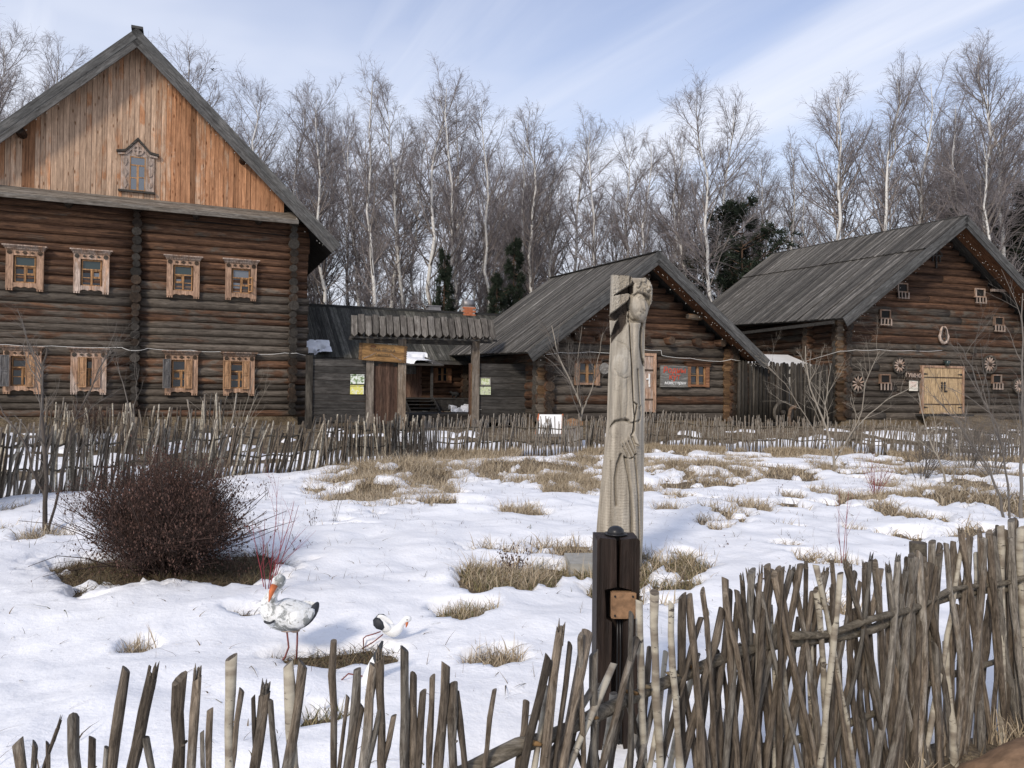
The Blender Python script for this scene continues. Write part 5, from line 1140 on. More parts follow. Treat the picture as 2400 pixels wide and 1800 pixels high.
# forked twig on one of the stakes
px_ = 1700; i = 0
while px_ < 2560:
    top = float(np.interp(px_, [1700, 1760, 1870, 2000, 2100, 2230, 2300, 2420, 2600], [1370, 1345, 1322, 1312, 1298, 1252, 1228, 1205, 1190]))
    i += 1; ln = R.choice([-1, 1, 1, -1, 1]); w_ = R.uniform(9, 16)
    near_stake(px_+R.uniform(-6, 6), top+abs(R.gauss(0, 30)), px_-ln*R.uniform(-10, 105)*(1 if px_ < 2300 else .7), w_, R.choice([0, 0, 2, 1, 0, 2, 3, 0, 0]), R.uniform(-.05, .06)); px_ += R.uniform(7, 14)
px_ = 1240
while px_ < 2560:   # second, inner layer whose heads stop at the rails
    top = float(np.interp(px_, [1240, 1500, 1700, 1870, 2052, 2231, 2420, 2600], [1720, 1600, 1540, 1460, 1420, 1380, 1350, 1330])); w_ = R.uniform(9, 16)
    near_stake(px_+R.uniform(-8, 8), top+R.gauss(0, 45), px_-R.uniform(-40, 60), w_, R.choice([0, 0, 1, 3, 0, 0]), R.uniform(.03, .09)); px_ += R.uniform(14, 26)
def near_rail(zs, rad, off, x0=1000, x1=2560, seed=0):
    q = random.Random(seed); pts = []; rr = []
    for k, px in enumerate(np.linspace(x0, x1, 26)):
        D = fd(px)+off; p = atY(px, 1500, D); z = float(np.interp(px, [1000, 1200, 2600], zs))+.012*math.sin(k*.9+seed); pts.append(V((p.x, D-1.9, z))); rr.append(rad*(1+q.uniform(-.12, .12)-.012*k))
    b = MB(); b.tube(pts, rr, 9, 0, 1); b.build('rail', [M['rail'], M['stakecut']], near, None, None, gcol(.6, 1.))
near_rail((.66, .71, .70), .021, .03, 960, 2560, 3); near_rail((.30, .33, .37), .018, .05, 1150, 2560, 5); near_rail((.66, .72, .75), .015, -.015, 1850, 2560, 8)
# peeled yellow scars on the long rail
for px in (1252, 1385, 1480, 1508, 1575, 1624):
    D = fd(px)+.02; p = atY(px, 1500, D); b = MB(); b.ball((0, 0, 0), (.024, .008, .007), 0, 9, 6, Matrix.Rotation(.2, 3, 'Y')); b.build('bark_scar', M['sign'], near, (p.x, D-1.9-.014, .726), None, gcol(.9, .8))
for px in (2150, 2480):
    D = fd(px)+.08; p = atY(px, 1500, D); b = MB(); b.tube([(0, 0, -.15), (.01, 0, .5), (0, 0, .98)], .035, 9, 0, 1); b.build('post', [M['rail'], M['stakecut']], near, (p.x, D-1.9, 0), None, gcol(.4, .8))
# clay mound on the near side
b = MB(); c = atY(2430, 1800, 3.0); me_pts = []
nu, nv = 28, 12
for j in range(nv+1):
    for i in range(nu):
        a = 2*math.pi*i/nu; r_ = .62*(1-j/nv); rr_ = r_*(1+.18*float(fbm(np.array([math.cos(a)*2+5]), np.array([math.sin(a)*2+j*.4]), 3)[0])); me_pts.append((rr_*math.cos(a), rr_*math.sin(a)*.8, .34*(1-(r_/.62)**2)**.8 + .05*(float(fbm(np.array([math.cos(a)*r_*9]), np.array([math.sin(a)*r_*9]), 3)[0])-.5)-.06))
b.add(me_pts, [(j*nu+i, j*nu+(i+1) % nu, (j+1)*nu+(i+1) % nu, (j+1)*nu+i) for j in range(nv) for i in range(nu)], 0, True)
o = b.build('clay_mound', M['soil'], None, (c.x+.30, c.y-.05, 0)); tag(o, 'brown lump of bare clay at the foot of the nearest fence', 'mound')

# ---------------------------------------------------------------- dark bollard with junction box and cap lamp
c = atY(1441, 1500, 3.4); W2 = .092; bl = empty('bollard_lamp', (c.x, 3.4, 0), .0); tag(bl, 'dark brown square wooden post with black cap lamp in front of the statue', 'bollard')
HB = atY(1441, 1262, 3.3).z
b = MB(); b.bx(-W2, -.013, -W2, W2, -.1, HB); b.bx(.013, W2, -W2, W2, -.1, HB); b.bx(-.013, .013, -.03, W2, -.1, HB-.01)
def postm():
    b = MB(); zs = [-.1, HB-.62, HB-.4, HB-.245, HB-.22, HB-.03, HB]
    # left and right cheeks with bevelled tops and the slot widening below the niche
    for s in (-1, 1):
        prof = [(s*W2, -.1), (s*W2, HB-.012), (s*(W2-.012), HB), (s*.01, HB-.006), (s*.006, HB-.21), (s*.058, HB-.222), (s*.05, HB-.345), (s*.026, HB-.36), (s*.03, -.1)]
        b.prism(prof, -W2, -.02)
    b.bx(-W2, W2, -.018, W2, -.1, HB-.008)
    return b
postm().build('post', M['bollard'], bl, None, None, gcol(.2, 1.))
b = MB(); b.ball((0, 0, 0), (.038, .038, .03), 0, 16, 10); b.tube([(0, 0, -.03), (0, 0, -.012), (0, 0, -.01)], [.04, .04, .05], 16); b.tube([(0, 0, -.008), (0, 0, -.002)], [.052, .05], 18); b.build('cap_lamp', M['rubber'], bl, (.0, 0, HB+.008))
b = MB(); b.bx(-.047, .047, -.02, .0, -.05, .05); 
b.bx(-.053, -.0475, -.018, .02, -.053, .053); b.bx(.0475, .053, -.018, .02, -.053, .053); b.bx(-.047, .047, -.018, .02, .0505, .055); b.bx(-.047, .047, -.018, .02, -.055, -.0505)
jb = b.build('junction_box', M['rust'], bl, (.022, -W2-.0, HB-.285)); 
b = MB()
for sx in (-1, 1):
    for sz in (-1, 1): b = MB(); b.tube([(sx*.038, -.026, sz*.041), (sx*.038, -.0205, sz*.041)], .0045, 8); b.build('screw', M['iron'], jb)
b = MB()
for k in range(3): x_ = .004+.011*k; b.tube([(x_, -.05, HB-.33), (x_+.003*k, -.055, HB-.5), (x_-.002, -.05, HB-.8), (x_, -.05, .0)], .0048, 7)
b.build('cable', M['rubber'], bl)

# ---------------------------------------------------------------- low info board behind the far fence
t = empty('info_board', (1.02, 21.3, -.12), .1); tag(t, 'slanted white information board with orange edge behind the far wattle fence', 'info board')
b = MB(); b.add([(-.34, -.1, .62), (.34, -.1, .62), (.42, .25, 1.14), (-.22, .25, 1.14), (-.34, -.06, .58), (.34, -.06, .58), (.42, .29, 1.1), (-.22, .29, 1.1)], [(0, 1, 2, 3), (7, 6, 5, 4), (0, 4, 5, 1), (1, 5, 6, 2), (2, 6, 7, 3), (3, 7, 4, 0)]); b.build('panel', M['whitepaint'], t)
b = MB(); b.tube([(-.36, -.11, .6), (-.24, .25, 1.15)], .022, 6); b.tube([(.36, -.11, .6), (.44, .25, 1.15)], .022, 6); b.build('edge_strip', M['orange'], t)
b = MB(); b.bx(-.25, -.2, 0, .05, -.1, .75); b.bx(.3, .35, 0, .05, -.1, .75); b.bx(-.36, .36, -.12, -.06, .54, .6); b.build('leg', M['shgrey'], t)
t = empty('litter_box', (1.72, 21.6, -.1), .1); tag(t, 'weathered box with a red lid beside the white information board', 'box')
b = MB(); b.bx(-.25, .25, -.15, .15, 0, .8); b.build('body', M['shgrey'], t); b = MB(); b.bx(-.26, .26, -.17, .17, .81, .93); b.prism([(-.28, .93), (.28, .93), (0, 1.02)], -.18, .18); b.build('lid', M['rust'], t)
# ---------------------------------------------------------------- carved wooden woman (a post sculpture)
S0 = hit(1452, 1348); K_ = S0.y/1800*1.002
def X_(px): return (px-1455)*K_
def Z_(py): return (1348-py)*K_
nxs, nzs = 120, 520
ys_ = np.linspace(648, 1362, nzs)
Lp = np.interp(ys_, [648, 745, 758, 807, 870, 986, 1082, 1202, 1250, 1362], [1417, 1416, 1418, 1420, 1417, 1416, 1409, 1399, 1396, 1391])
Rp = np.interp(ys_, [648, 655, 664, 676, 700, 716, 735, 752, 841, 937, 1082, 1250, 1362], [1500, 1507, 1512, 1515, 1514, 1512, 1506, 1503, 1503, 1505, 1506, 1506, 1502])
U = np.linspace(-1, 1, nxs); U = np.sign(U)*np.abs(U)**.85
PXg = (Lp[:, None]+Rp[:, None])/2+(Rp-Lp)[:, None]/2*U[None, :]; PYg = np.repeat(ys_[:, None], nxs, 1)
def seg_d(px, py, pts):
    d = np.full(px.shape, 1e9)
    for (x0, y0), (x1, y1) in zip(pts[:-1], pts[1:]):
        dx, dy = x1-x0, y1-y0; t = np.clip(((px-x0)*dx+(py-y0)*dy)/(dx*dx+dy*dy), 0, 1); d = np.minimum(d, np.hypot(px-x0-t*dx, py-y0-t*dy))
    return d
def cc(*p): return [(1250+x/2.075, 600+y/2.075) for x, y in p]
def inside(px, py, poly):
    r = np.zeros(px.shape, bool); n = len(poly)
    for i in range(n):
        (x0, y0), (x1, y1) = poly[i], poly[(i+1) % n]; c = ((y0 > py) != (y1 > py)) & (px < (x1-x0)*(py-y0)/(y1-y0+1e-9)+x0); r ^= c
    return r
def soft_in(px, py, poly, w=1.5):
    d = seg_d(px, py, poly+[poly[0]]); s = np.where(inside(px, py, poly), d, -d); return np.clip(.5+s/(2*w), 0, 1)
H_ = np.zeros(PXg.shape)     # relief in photograph pixels (x K_ = metres)
px, py = PXg, PYg
body = 26*(1-np.abs(U)**3.2)[None, :]*np.ones_like(px)
flat = sstep(752, 742, py)*sstep(1466, 1462, px)
H_ += body*(1-flat)+24*flat
def bulge(cx, cy, rx, ry, rot, h, p=.5):
    a = math.radians(rot); dx = (px-cx)*math.cos(a)+(py-cy)*math.sin(a); dy = -(px-cx)*math.sin(a)+(py-cy)*math.cos(a); return h*np.clip(1-(dx/rx)**2-(dy/ry)**2, 0, 1)**p
# background behind the head cut back
bk = soft_in(px, py, cc((452, 100), (560, 100), (560, 330), (520, 330), (430, 330), (436, 262), (445, 150)), 1.5); H_ = H_*(1-bk)+4*bk
# wedge cut and diagonal slash in the block
wd = soft_in(px, py, cc((362, 202), (450, 142), (474, 150), (470, 195), (430, 190)), .7); H_ -= 62*wd
sl_ = soft_in(px, py, cc((340, 316), (342, 296), (430, 226), (460, 178), (480, 190), (456, 252), (372, 322)), .8); H_ -= 60*sl_
hood = soft_in(px, py, cc((434, 262), (402, 288), (372, 335), (354, 395), (353, 437), (376, 402), (405, 372), (428, 330)), 1.2); H_ -= 42*hood*(.5+.5*np.clip((px-1420)/35, 0, 1))
H_ += 9*np.exp(-(seg_d(px, py, cc((430, 262), (396, 288), (366, 335), (350, 400)))/2.6)**2)
# head
hd = bulge(1484, 720, 23, 35, -13, 34, .55); H_ = np.maximum(H_, hd)
fr_ = (hd > 4)
H_ += np.exp(-(seg_d(px, py, cc((503, 236), (508, 262), (512, 272)))/2.6)**2)*6*fr_
H_ += bulge(1483, 742, 9, 7, 0, 3, 1)*fr_ + bulge(1478, 727, 10, 11, 0, 3, 1)*fr_ + bulge(1486, 690, 14, 8, 0, 3, 1)*fr_
for pl, w_, dp in ((cc((478, 214), (489, 209), (500, 216)), 1.7, 4.5), (cc((512, 222), (520, 219), (526, 226)), 1.5, 3.5), (cc((489, 282), (498, 291), (505, 287)), 1.4, 4.), (cc((494, 294), (501, 297)), 1.1, 2.), (cc((500, 271), (508, 278), (516, 276)), 1.3, 3.5)): H_ -= dp*np.exp(-(seg_d(px, py, pl)/w_)**2)
H_ += 1.6*np.exp(-(seg_d(px, py, cc((480, 219), (490, 217), (498, 221)))/1.2)**2)
# curls and flowers in the hair
q = random.Random(12); hair = soft_in(px, py, cc((455, 150), (470, 122), (505, 112), (540, 135), (552, 180), (550, 235), (538, 245), (536, 205), (505, 188), (470, 190), (452, 200)), 1.); H_ = np.maximum(H_, hair*24)
for k in range(62):
    a, rr_ = q.uniform(0, 6.28), q.uniform(0, 1)**.5; cx, cy = 1496+22*rr_*math.cos(a), 674+20*rr_*math.sin(a)
    if k > 48: cx, cy = 1511+q.uniform(-4, 3), 690+q.uniform(0, 26)
    H_ += bulge(cx, cy, q.uniform(2.6, 5), q.uniform(2.2, 4), q.uniform(0, 180), q.uniform(3, 7), .6)*(hair > .3)
H_ -= 5*np.exp(-(seg_d(px, py, cc((458, 205), (475, 188), (505, 187), (535, 203)))/1.5)**2)
# neck shadow under the chin, shoulder and arm forms
H_ -= 9*np.exp(-(seg_d(px, py, cc((437, 300), (455, 318), (490, 322), (520, 300)))/2.6)**2)
H_ += bulge(1440, 845, 32, 75, 4, 7, .8)+bulge(1486, 800, 17, 70, 0, 5, .8)+bulge(1438, 860, 22, 26, 0, 6, 1)+bulge(1440, 935, 26, 55, 0, 4, 1)
for pl, w_, dp in ((cc((505, 330), (498, 380), (497, 440), (508, 500), (523, 530)), 3.2, 22), (cc((438, 100), (438, 250), (437, 330), (445, 470), (452, 545), (457, 620), (462, 700), (470, 790), (462, 860)), 1.0, 26),
    (cc((485, 555), (490, 620), (497, 700), (500, 745)), 1.8, 8), (cc((468, 715), (482, 725), (476, 765), (470, 800), (470, 850), (455, 872)), 1.5, 12), (cc((497, 735), (500, 770), (492, 810)), 1.4, 8), (cc((425, 790), (450, 815), (500, 800), (508, 770), (505, 730)), 1.6, 8),
    (cc((365, 870), (364, 835), (380, 808), (410, 800), (438, 803)), 2.8, 16), (cc((408, 965), (392, 1010), (383, 1080), (386, 1160), (390, 1210)), 2.6, 11), (cc((428, 975), (445, 1060), (458, 1160), (463, 1260), (466, 1370), (466, 1470)), 2.8, 14), (cc((474, 975), (486, 1060), (496, 1150), (502, 1260), (508, 1400)), 2.2, 9),
    (cc((362, 1000), (366, 1120), (366, 1300), (364, 1500)), 1.4, 3.5), (cc((395, 640), (400, 720), (408, 790)), 1.6, 2.5), (cc((430, 600), (436, 700), (430, 780)), 1.6, 2.5), (cc((372, 560), (390, 590), (415, 602), (432, 596)), 1.8, 3.), (cc((372, 420), (420, 440), (440, 470)), 1.6, 2.5)): H_ -= dp*np.exp(-(seg_d(px, py, pl)/w_)**2)
H_ += 6*np.exp(-(seg_d(px, py, cc((446, 985), (452, 1100), (480, 1250), (486, 1450)))/6)**2)
H_ -= np.clip(px-np.interp(py, [650, 760, 860, 945, 1000, 1250], [1462, 1461, 1467, 1474, 1478, 1486]), 0, 40)*.5*sstep(745, 775, py)*sstep(1330, 1200, py)
# lower hand: oval back of the hand, four fingers, thumb tucked behind
palm = bulge(*cc((406, 865))[0], 23, 27, -20, 13, .5); H_ = np.where(palm > 0, np.maximum(H_, 13+palm), H_)
for pl, w_ in ((cc((408, 912), (432, 972)), 3.3), (cc((420, 905), (452, 976)), 3.5), (cc((434, 895), (468, 972)), 3.5), (cc((446, 878), (477, 955)), 3.2)):
    d = seg_d(px, py, pl); f_ = 24+7*np.sqrt(np.clip(1-(d/w_)**2, 0, 1)); H_ = np.where(d < w_, np.maximum(H_, f_), H_)
for pl in (cc((414, 925), (440, 978)), cc((428, 912), (460, 978)), cc((442, 900), (474, 968))): H_ -= 8*np.exp(-(seg_d(px, py, pl)/1.0)**2)
H_ -= 10*np.exp(-(seg_d(px, py, cc((426, 976), (440, 984), (462, 982), (480, 962), (470, 920), (456, 880)))/1.4)**2)
th = seg_d(px, py, cc((470, 872), (484, 905), (488, 916))); H_ = np.where(th < 5, np.maximum(H_, 22+5*np.sqrt(np.clip(1-(th/5)**2, 0, 1))), H_); H_ -= 8*np.exp(-(seg_d(px, py, cc((462, 880), (474, 912), (492, 920)))/1.2)**2)
# chisel marks
ch_ = fbm(px*.42+4, py*.55, 3)-.5; H_ += ch_*(5.5*flat+1.4)+ (fbm(px*.16, py*.03+9, 3)-.5)*1.6+(fbm(px*.9, py*.9, 2)-.5)*1.5
H_ += .35*np.sin(py*.95+6*fbm(px*.1, py*.05, 2))*sstep(1000, 1060, py)
# twist so the front faces the viewpoint slightly from the left
edge = np.clip((1-np.abs(U))*9, 0, 1)[None, :]; H_ *= (.55+.45*edge)
depth = .30; Yf = -(H_*K_)
Xm = X_(PXg); Zm = Z_(PYg)
topcut = np.zeros_like(Zm)
# slope the top right side down where the block ends and the hair begins
cutz = np.interp(PXg, [1416, 1463, 1466, 1474, 1484, 1500, 1510, 1516], [650, 652, 664, 668, 658, 653, 660, 672]); PYc = np.maximum(PYg, cutz); Zm = Z_(PYc)
front = np.stack([Xm, Yf, Zm], -1)
nb_ = 10; rows = []
for k in range(1, nb_+1):   # sides and back: wrap round behind
    a = k/(nb_+1); xx = Xm[:, -1:]*(1-a)+Xm[:, :1]*a; bulge_ = math.sin(math.pi*a)**.5*depth; rows.append(np.concatenate([xx, np.full_like(xx, bulge_), Zm[:, :1]*a+Zm[:, -1:]*(1-a)], 1))
back = np.stack(rows, 1); allv = np.concatenate([front, back], 1); ncol = allv.shape[1]
i_ = np.arange(nzs*ncol).reshape(nzs, ncol); nx_ = np.roll(i_, -1, 1); qd = np.stack([i_[1:], nx_[1:], nx_[:-1], i_[:-1]], -1).reshape(-1, 4)
top = allv[0].mean(0); vs = np.concatenate([allv.reshape(-1, 3), top[None]]); tr = np.stack([i_[0], nx_[0], np.full(ncol, len(vs)-1)], -1)[:, ::-1]
stt = empty('carved_statue', (S0.x, S0.y, 0)); tag(stt, 'tall grey wooden post carved as a standing woman with flowers in her hair', 'statue')
stt.location.x = atY(1455, 1348, S0.y).x
shade_stain = (np.clip(wd+sl_+hood*.6, 0, 1)*(hd <= 0)*(hair < .2))[:-1, :]; smi = np.zeros((nzs-1, ncol), int); smi[:, :nxs] = shade_stain > .5  # wedge, slash and hood faces get painted-in recess shade along with weathered darkening
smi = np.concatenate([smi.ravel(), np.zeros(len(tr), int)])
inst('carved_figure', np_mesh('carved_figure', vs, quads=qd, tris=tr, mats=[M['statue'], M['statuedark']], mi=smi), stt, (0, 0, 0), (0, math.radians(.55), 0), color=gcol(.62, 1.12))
b = MB(); b.bx(-.34, .2, -.12, .34, -.05, .115); b.build('concrete_foot', M['concrete'], stt, (-.12, .05, 0), (0, 0, .05))

# ---------------------------------------------------------------- garden storks
def loft(b, pts, rx, rz, sides=14, mi=0):
    """closed body skin through centres with elliptical rings"""
    pts = [V(p) for p in pts]; n = len(pts); vs = []
    for i, p in enumerate(pts):
        d = (pts[min(i+1, n-1)]-pts[max(i-1, 0)]).normalized(); side = V((0, 1, 0)); up = side.cross(d).normalized()
        for k in range(sides):
            a = 2*math.pi*k/sides; vs.append(p+side*(math.cos(a)*rx[i])+up*(math.sin(a)*rz[i]))
    fs = [(i*sides+k, i*sides+(k+1) % sides, (i+1)*sides+(k+1) % sides, (i+1)*sides+k) for i in range(n-1) for k in range(sides)]
    fs += [tuple(range(sides))[::-1], tuple((n-1)*sides+k for k in range(sides))]; b.add(vs, fs, mi, True)
def smooth(me_o, lv=1):
    m = me_o.modifiers.new('Subdivision', 'SUBSURF'); m.levels = lv; m.render_levels = lv; return me_o
kx = 4.56/1800
fp = atY(668, 1545, 4.56); zs0 = snowz(fp.x, 4.56)-.05
st = empty('stork_figure', (fp.x, 4.56, zs0), math.radians(8)); tag(st, 'large white garden stork with orange beak standing in the melted hollow', 'garden figure')
zc = lambda y: atY(668, y, 4.56).z-zs0
xc = lambda x: (x-668)*kx
body = [(xc(735), 0, zc(1428)), (xc(728), 0, zc(1434)), (xc(710), 0, zc(1440)), (xc(690), 0, zc(1443)), (xc(668), 0, zc(1441)), (xc(648), 0, zc(1436)), (xc(634), 0, zc(1424)), (xc(630), -.01, zc(1410)), (xc(636), -.02, zc(1395)), (xc(643), -.025, zc(1382)), (xc(650), -.03, zc(1370)), (xc(654), -.035, zc(1360)), (xc(655), -.04, zc(1350)), (xc(652), -.045, zc(1342))]
b = MB(); loft(b, body, [.01, .045, .075, .092, .1, .095, .075, .055, .038, .03, .03, .04, .04, .012], [.012, .05, .08, .095, .1, .098, .078, .055, .036, .029, .03, .042, .042, .015]); smooth(b.build('body', M['stork'], st), 2)
b = MB(); b.tube([(xc(646), -.075, zc(1365)), (xc(642), -.1, zc(1376)), (xc(637), -.115, zc(1398))], [.021, .016, .003], 9); b.build('beak', M['orange'], st)
b = MB(); loft(b, [(xc(742), 0, zc(1412)), (xc(735), 0, zc(1428)), (xc(722), 0, zc(1448)), (xc(706), 0, zc(1462)), (xc(697), 0, zc(1466))], [.02, .07, .085, .07, .01], [.008, .03, .034, .03, .008], 12); smooth(b.build('tail', M['blackpaint'], st))
for s in (-1, 1):
    b = MB(); loft(b, [(xc(738), s*.055-.01*(s < 0), zc(1422)), (xc(720), s*.095, zc(1436)), (xc(700), s*.112, zc(1442)), (xc(685), s*.105, zc(1438)), (xc(676), s*.085, zc(1430))], [.008, .02, .026, .022, .006], [.012, .05, .062, .048, .012], 12); smooth(b.build('wing', M['stork'], st))
b = MB(); a_ = np.linspace(-2.6, -.5, 9); b.tube([(xc(637)+.034*math.cos(t), -.098-.004*math.sin(t*3), zc(1437)+.026*math.sin(t)) for t in a_], [.003]+[.007]*7+[.003], 7); b.build('breast_mark', M['blackpaint'], st)
b = MB(); b.tube([(xc(672), -.02, zc(1476)), (xc(674), -.02, zc(1490)), (xc(677), -.02, zc(1515)), (xc(670), -.03, zc(1535)), (xc(655), -.05, zc(1556))], .0055, 7); b.build('leg', M['legred'], st)
b = MB(); b.tube([(xc(694), .02, zc(1476)), (xc(694), .02, zc(1510)), (xc(693), .02, zc(1548))], .0055, 7); b.build('leg', M['legred'], st)
b = MB(); b.ball((xc(673), 0, zc(1475)), (.045, .05, .012), 0, 10, 6); b.ball((xc(690), .0, zc(1477)), (.03, .04, .014), 0, 10, 6); b.build('thigh_plate', M['trim'], st)
# smaller stork bending forward
ky = 4.78/1800; fp = atY(905, 1520, 4.78); zs1 = snowz(fp.x, 4.78)-.04
s2 = empty('stork_figure', (fp.x, 4.78, zs1), math.radians(-6)); tag(s2, 'small white stork leaning forward on long bent legs', 'garden figure')
zc = lambda y: atY(905, y, 4.78).z-zs1
xc = lambda x: (x-905)*ky
b = MB(); loft(b, [(xc(893), 0, zc(1474)), (xc(899), 0, zc(1475)), (xc(908), 0, zc(1475)), (xc(918), 0, zc(1477)), (xc(927), 0, zc(1478)), (xc(935), 0, zc(1472)), (xc(941), 0, zc(1462)), (xc(947), 0, zc(1454)), (xc(953), 0, zc(1448)), (xc(959), 0, zc(1448)), (xc(963), 0, zc(1453))], [.008, .026, .038, .044, .04, .028, .02, .018, .023, .024, .008], [.01, .026, .034, .042, .04, .03, .02, .018, .024, .025, .01], 12); smooth(b.build('body', M['stork2'], s2), 2)
b = MB(); b.tube([(xc(955), -.008, zc(1455)), (xc(954), -.012, zc(1462)), (xc(953), -.015, zc(1467))], [.009, .007, .002], 7); b.build('beak', M['orange'], s2)
b = MB()
for s in (-1, 1): b.ball((xc(956), s*.023, zc(1448)), (.004, .003, .004), 0, 8, 6)
b.build('eye', M['blackpaint'], s2)
for s in (-1, 1):
    b = MB(); loft(b, [(xc(880), s*.028, zc(1447)), (xc(888), s*.034, zc(1452)), (xc(897), s*.04, zc(1460)), (xc(906), s*.042, zc(1466)), (xc(915), s*.038, zc(1470)), (xc(921), s*.03, zc(1472))], [.004, .012, .013, .012, .01, .003], [.012, .026, .034, .032, .022, .005], 10); w_o = smooth(b.build('wing', M['stork2'], s2)); b = MB(); loft(b, [(xc(879), s*.034, zc(1447)), (xc(886), s*.046, zc(1453)), (xc(894), s*.053, zc(1460)), (xc(903), s*.054, zc(1468))], [.004, .01, .009, .002], [.012, .03, .03, .012], 8); b.build('wing_tip', M['blackpaint'], s2)
b = MB(); b.tube([(xc(890), .01, zc(1482)), (xc(872), .01, zc(1489)), (xc(856), .01, zc(1494)), (xc(849), .01, zc(1500)), (xc(850), .01, zc(1520))], .0038, 7); b.build('leg', M['legred'], s2)
b = MB(); b.tube([(xc(898), -.01, zc(1486)), (xc(875), -.01, zc(1505)), (xc(848), -.01, zc(1522))], .0038, 7); b.build('leg', M['legred'], s2)
# third one feeding, head down behind the stakes
kq = 4.1/1800; fp = atY(880, 1600, 4.1); zs2 = snowz(fp.x, 4.1)-.05
s3 = empty('stork_figure', (fp.x, 4.1, zs2-.08), math.radians(20)); tag(s3, 'stork figure tipped head down with dark tail raised behind the near stakes', 'garden figure')
b = MB(); loft(b, [(.0, 0, .26), (-.01, 0, .2), (-.02, 0, .15), (-.035, 0, .1), (-.05, 0, .06), (-.07, 0, .035), (-.08, 0, .02)], [.02, .04, .052, .05, .03, .022, .008], [.015, .035, .05, .048, .03, .022, .008], 12); smooth(b.build('body', M['stork2'], s3))
b = MB(); loft(b, [(.035, 0, .33), (.02, 0, .29), (.005, 0, .24), (-.01, 0, .2)], [.006, .024, .04, .02], [.006, .014, .024, .02], 10); b.build('tail', M['blackpaint'], s3)
b = MB(); b.tube([(-.04, .02, .14), (-.14, .02, .17), (-.2, .02, .12), (-.24, .02, .06)], .004, 6); b.build('leg', M['legred'], s3); b = MB(); b.tube([(-.085, 0, .02), (-.1, 0, -.01)], [.01, .003], 7); b.build('beak', M['orange'], s3)
# ---------------------------------------------------------------- shrubs
def branch_set(starts, dirs, lens, r0s, K, droop, wob, g, taper=.35):
    N = len(starts); P = np.zeros((N, K, 3)); P[:, 0] = starts; D = dirs/np.linalg.norm(dirs, axis=1, keepdims=True); Rr = np.zeros((N, K)); Rr[:, 0] = r0s
    for k in range(1, K):
        D = D+g.normal(0, wob, D.shape); D[:, 2] += droop; D /= np.linalg.norm(D, axis=1, keepdims=True); P[:, k] = P[:, k-1]+D*(lens/(K-1))[:, None]; Rr[:, k] = r0s*(1-(1-taper)*k/(K-1))
    return P, Rr
def children_of(P, Rr, n, g, t0=.25, t1=1., ang=.7, lf=.5, rf=.6, up=0.):
    """n children per parent, leaving at an angle"""
    N, K, _ = P.shape; idx = np.repeat(np.arange(N), n); t = (t0+(t1-t0)*g.random(len(idx)))*(K-1)*.999; i = t.astype(int); f = (t-i)[:, None]
    S = P[idx, i]*(1-f)+P[idx, np.minimum(i+1, K-1)]*f; D = P[idx, np.minimum(i+1, K-1)]-P[idx, i]; D /= np.linalg.norm(D, axis=1, keepdims=True)+1e-9
    rnd = g.normal(0, 1, D.shape); rnd -= D*(rnd*D).sum(1, keepdims=True); rnd /= np.linalg.norm(rnd, axis=1, keepdims=True)+1e-9
    a = ang*(.6+.8*g.random(len(idx)))[:, None]; ND = D*np.cos(a)+rnd*np.sin(a); ND[:, 2] += up
    Lp = np.linalg.norm(np.diff(P, axis=1), axis=2).sum(1)[idx]; return S, ND, Lp*lf*(.5+.8*g.random(len(idx)))*(1.15-.5*t/(K-1)), (Rr[idx, i])*rf
def plant_obj(name, parts, mats, parent, pos):
    v, q_, mi = merge(parts); return inst(name, np_mesh(name, v, quads=q_, mats=mats, mi=mi), parent, pos)
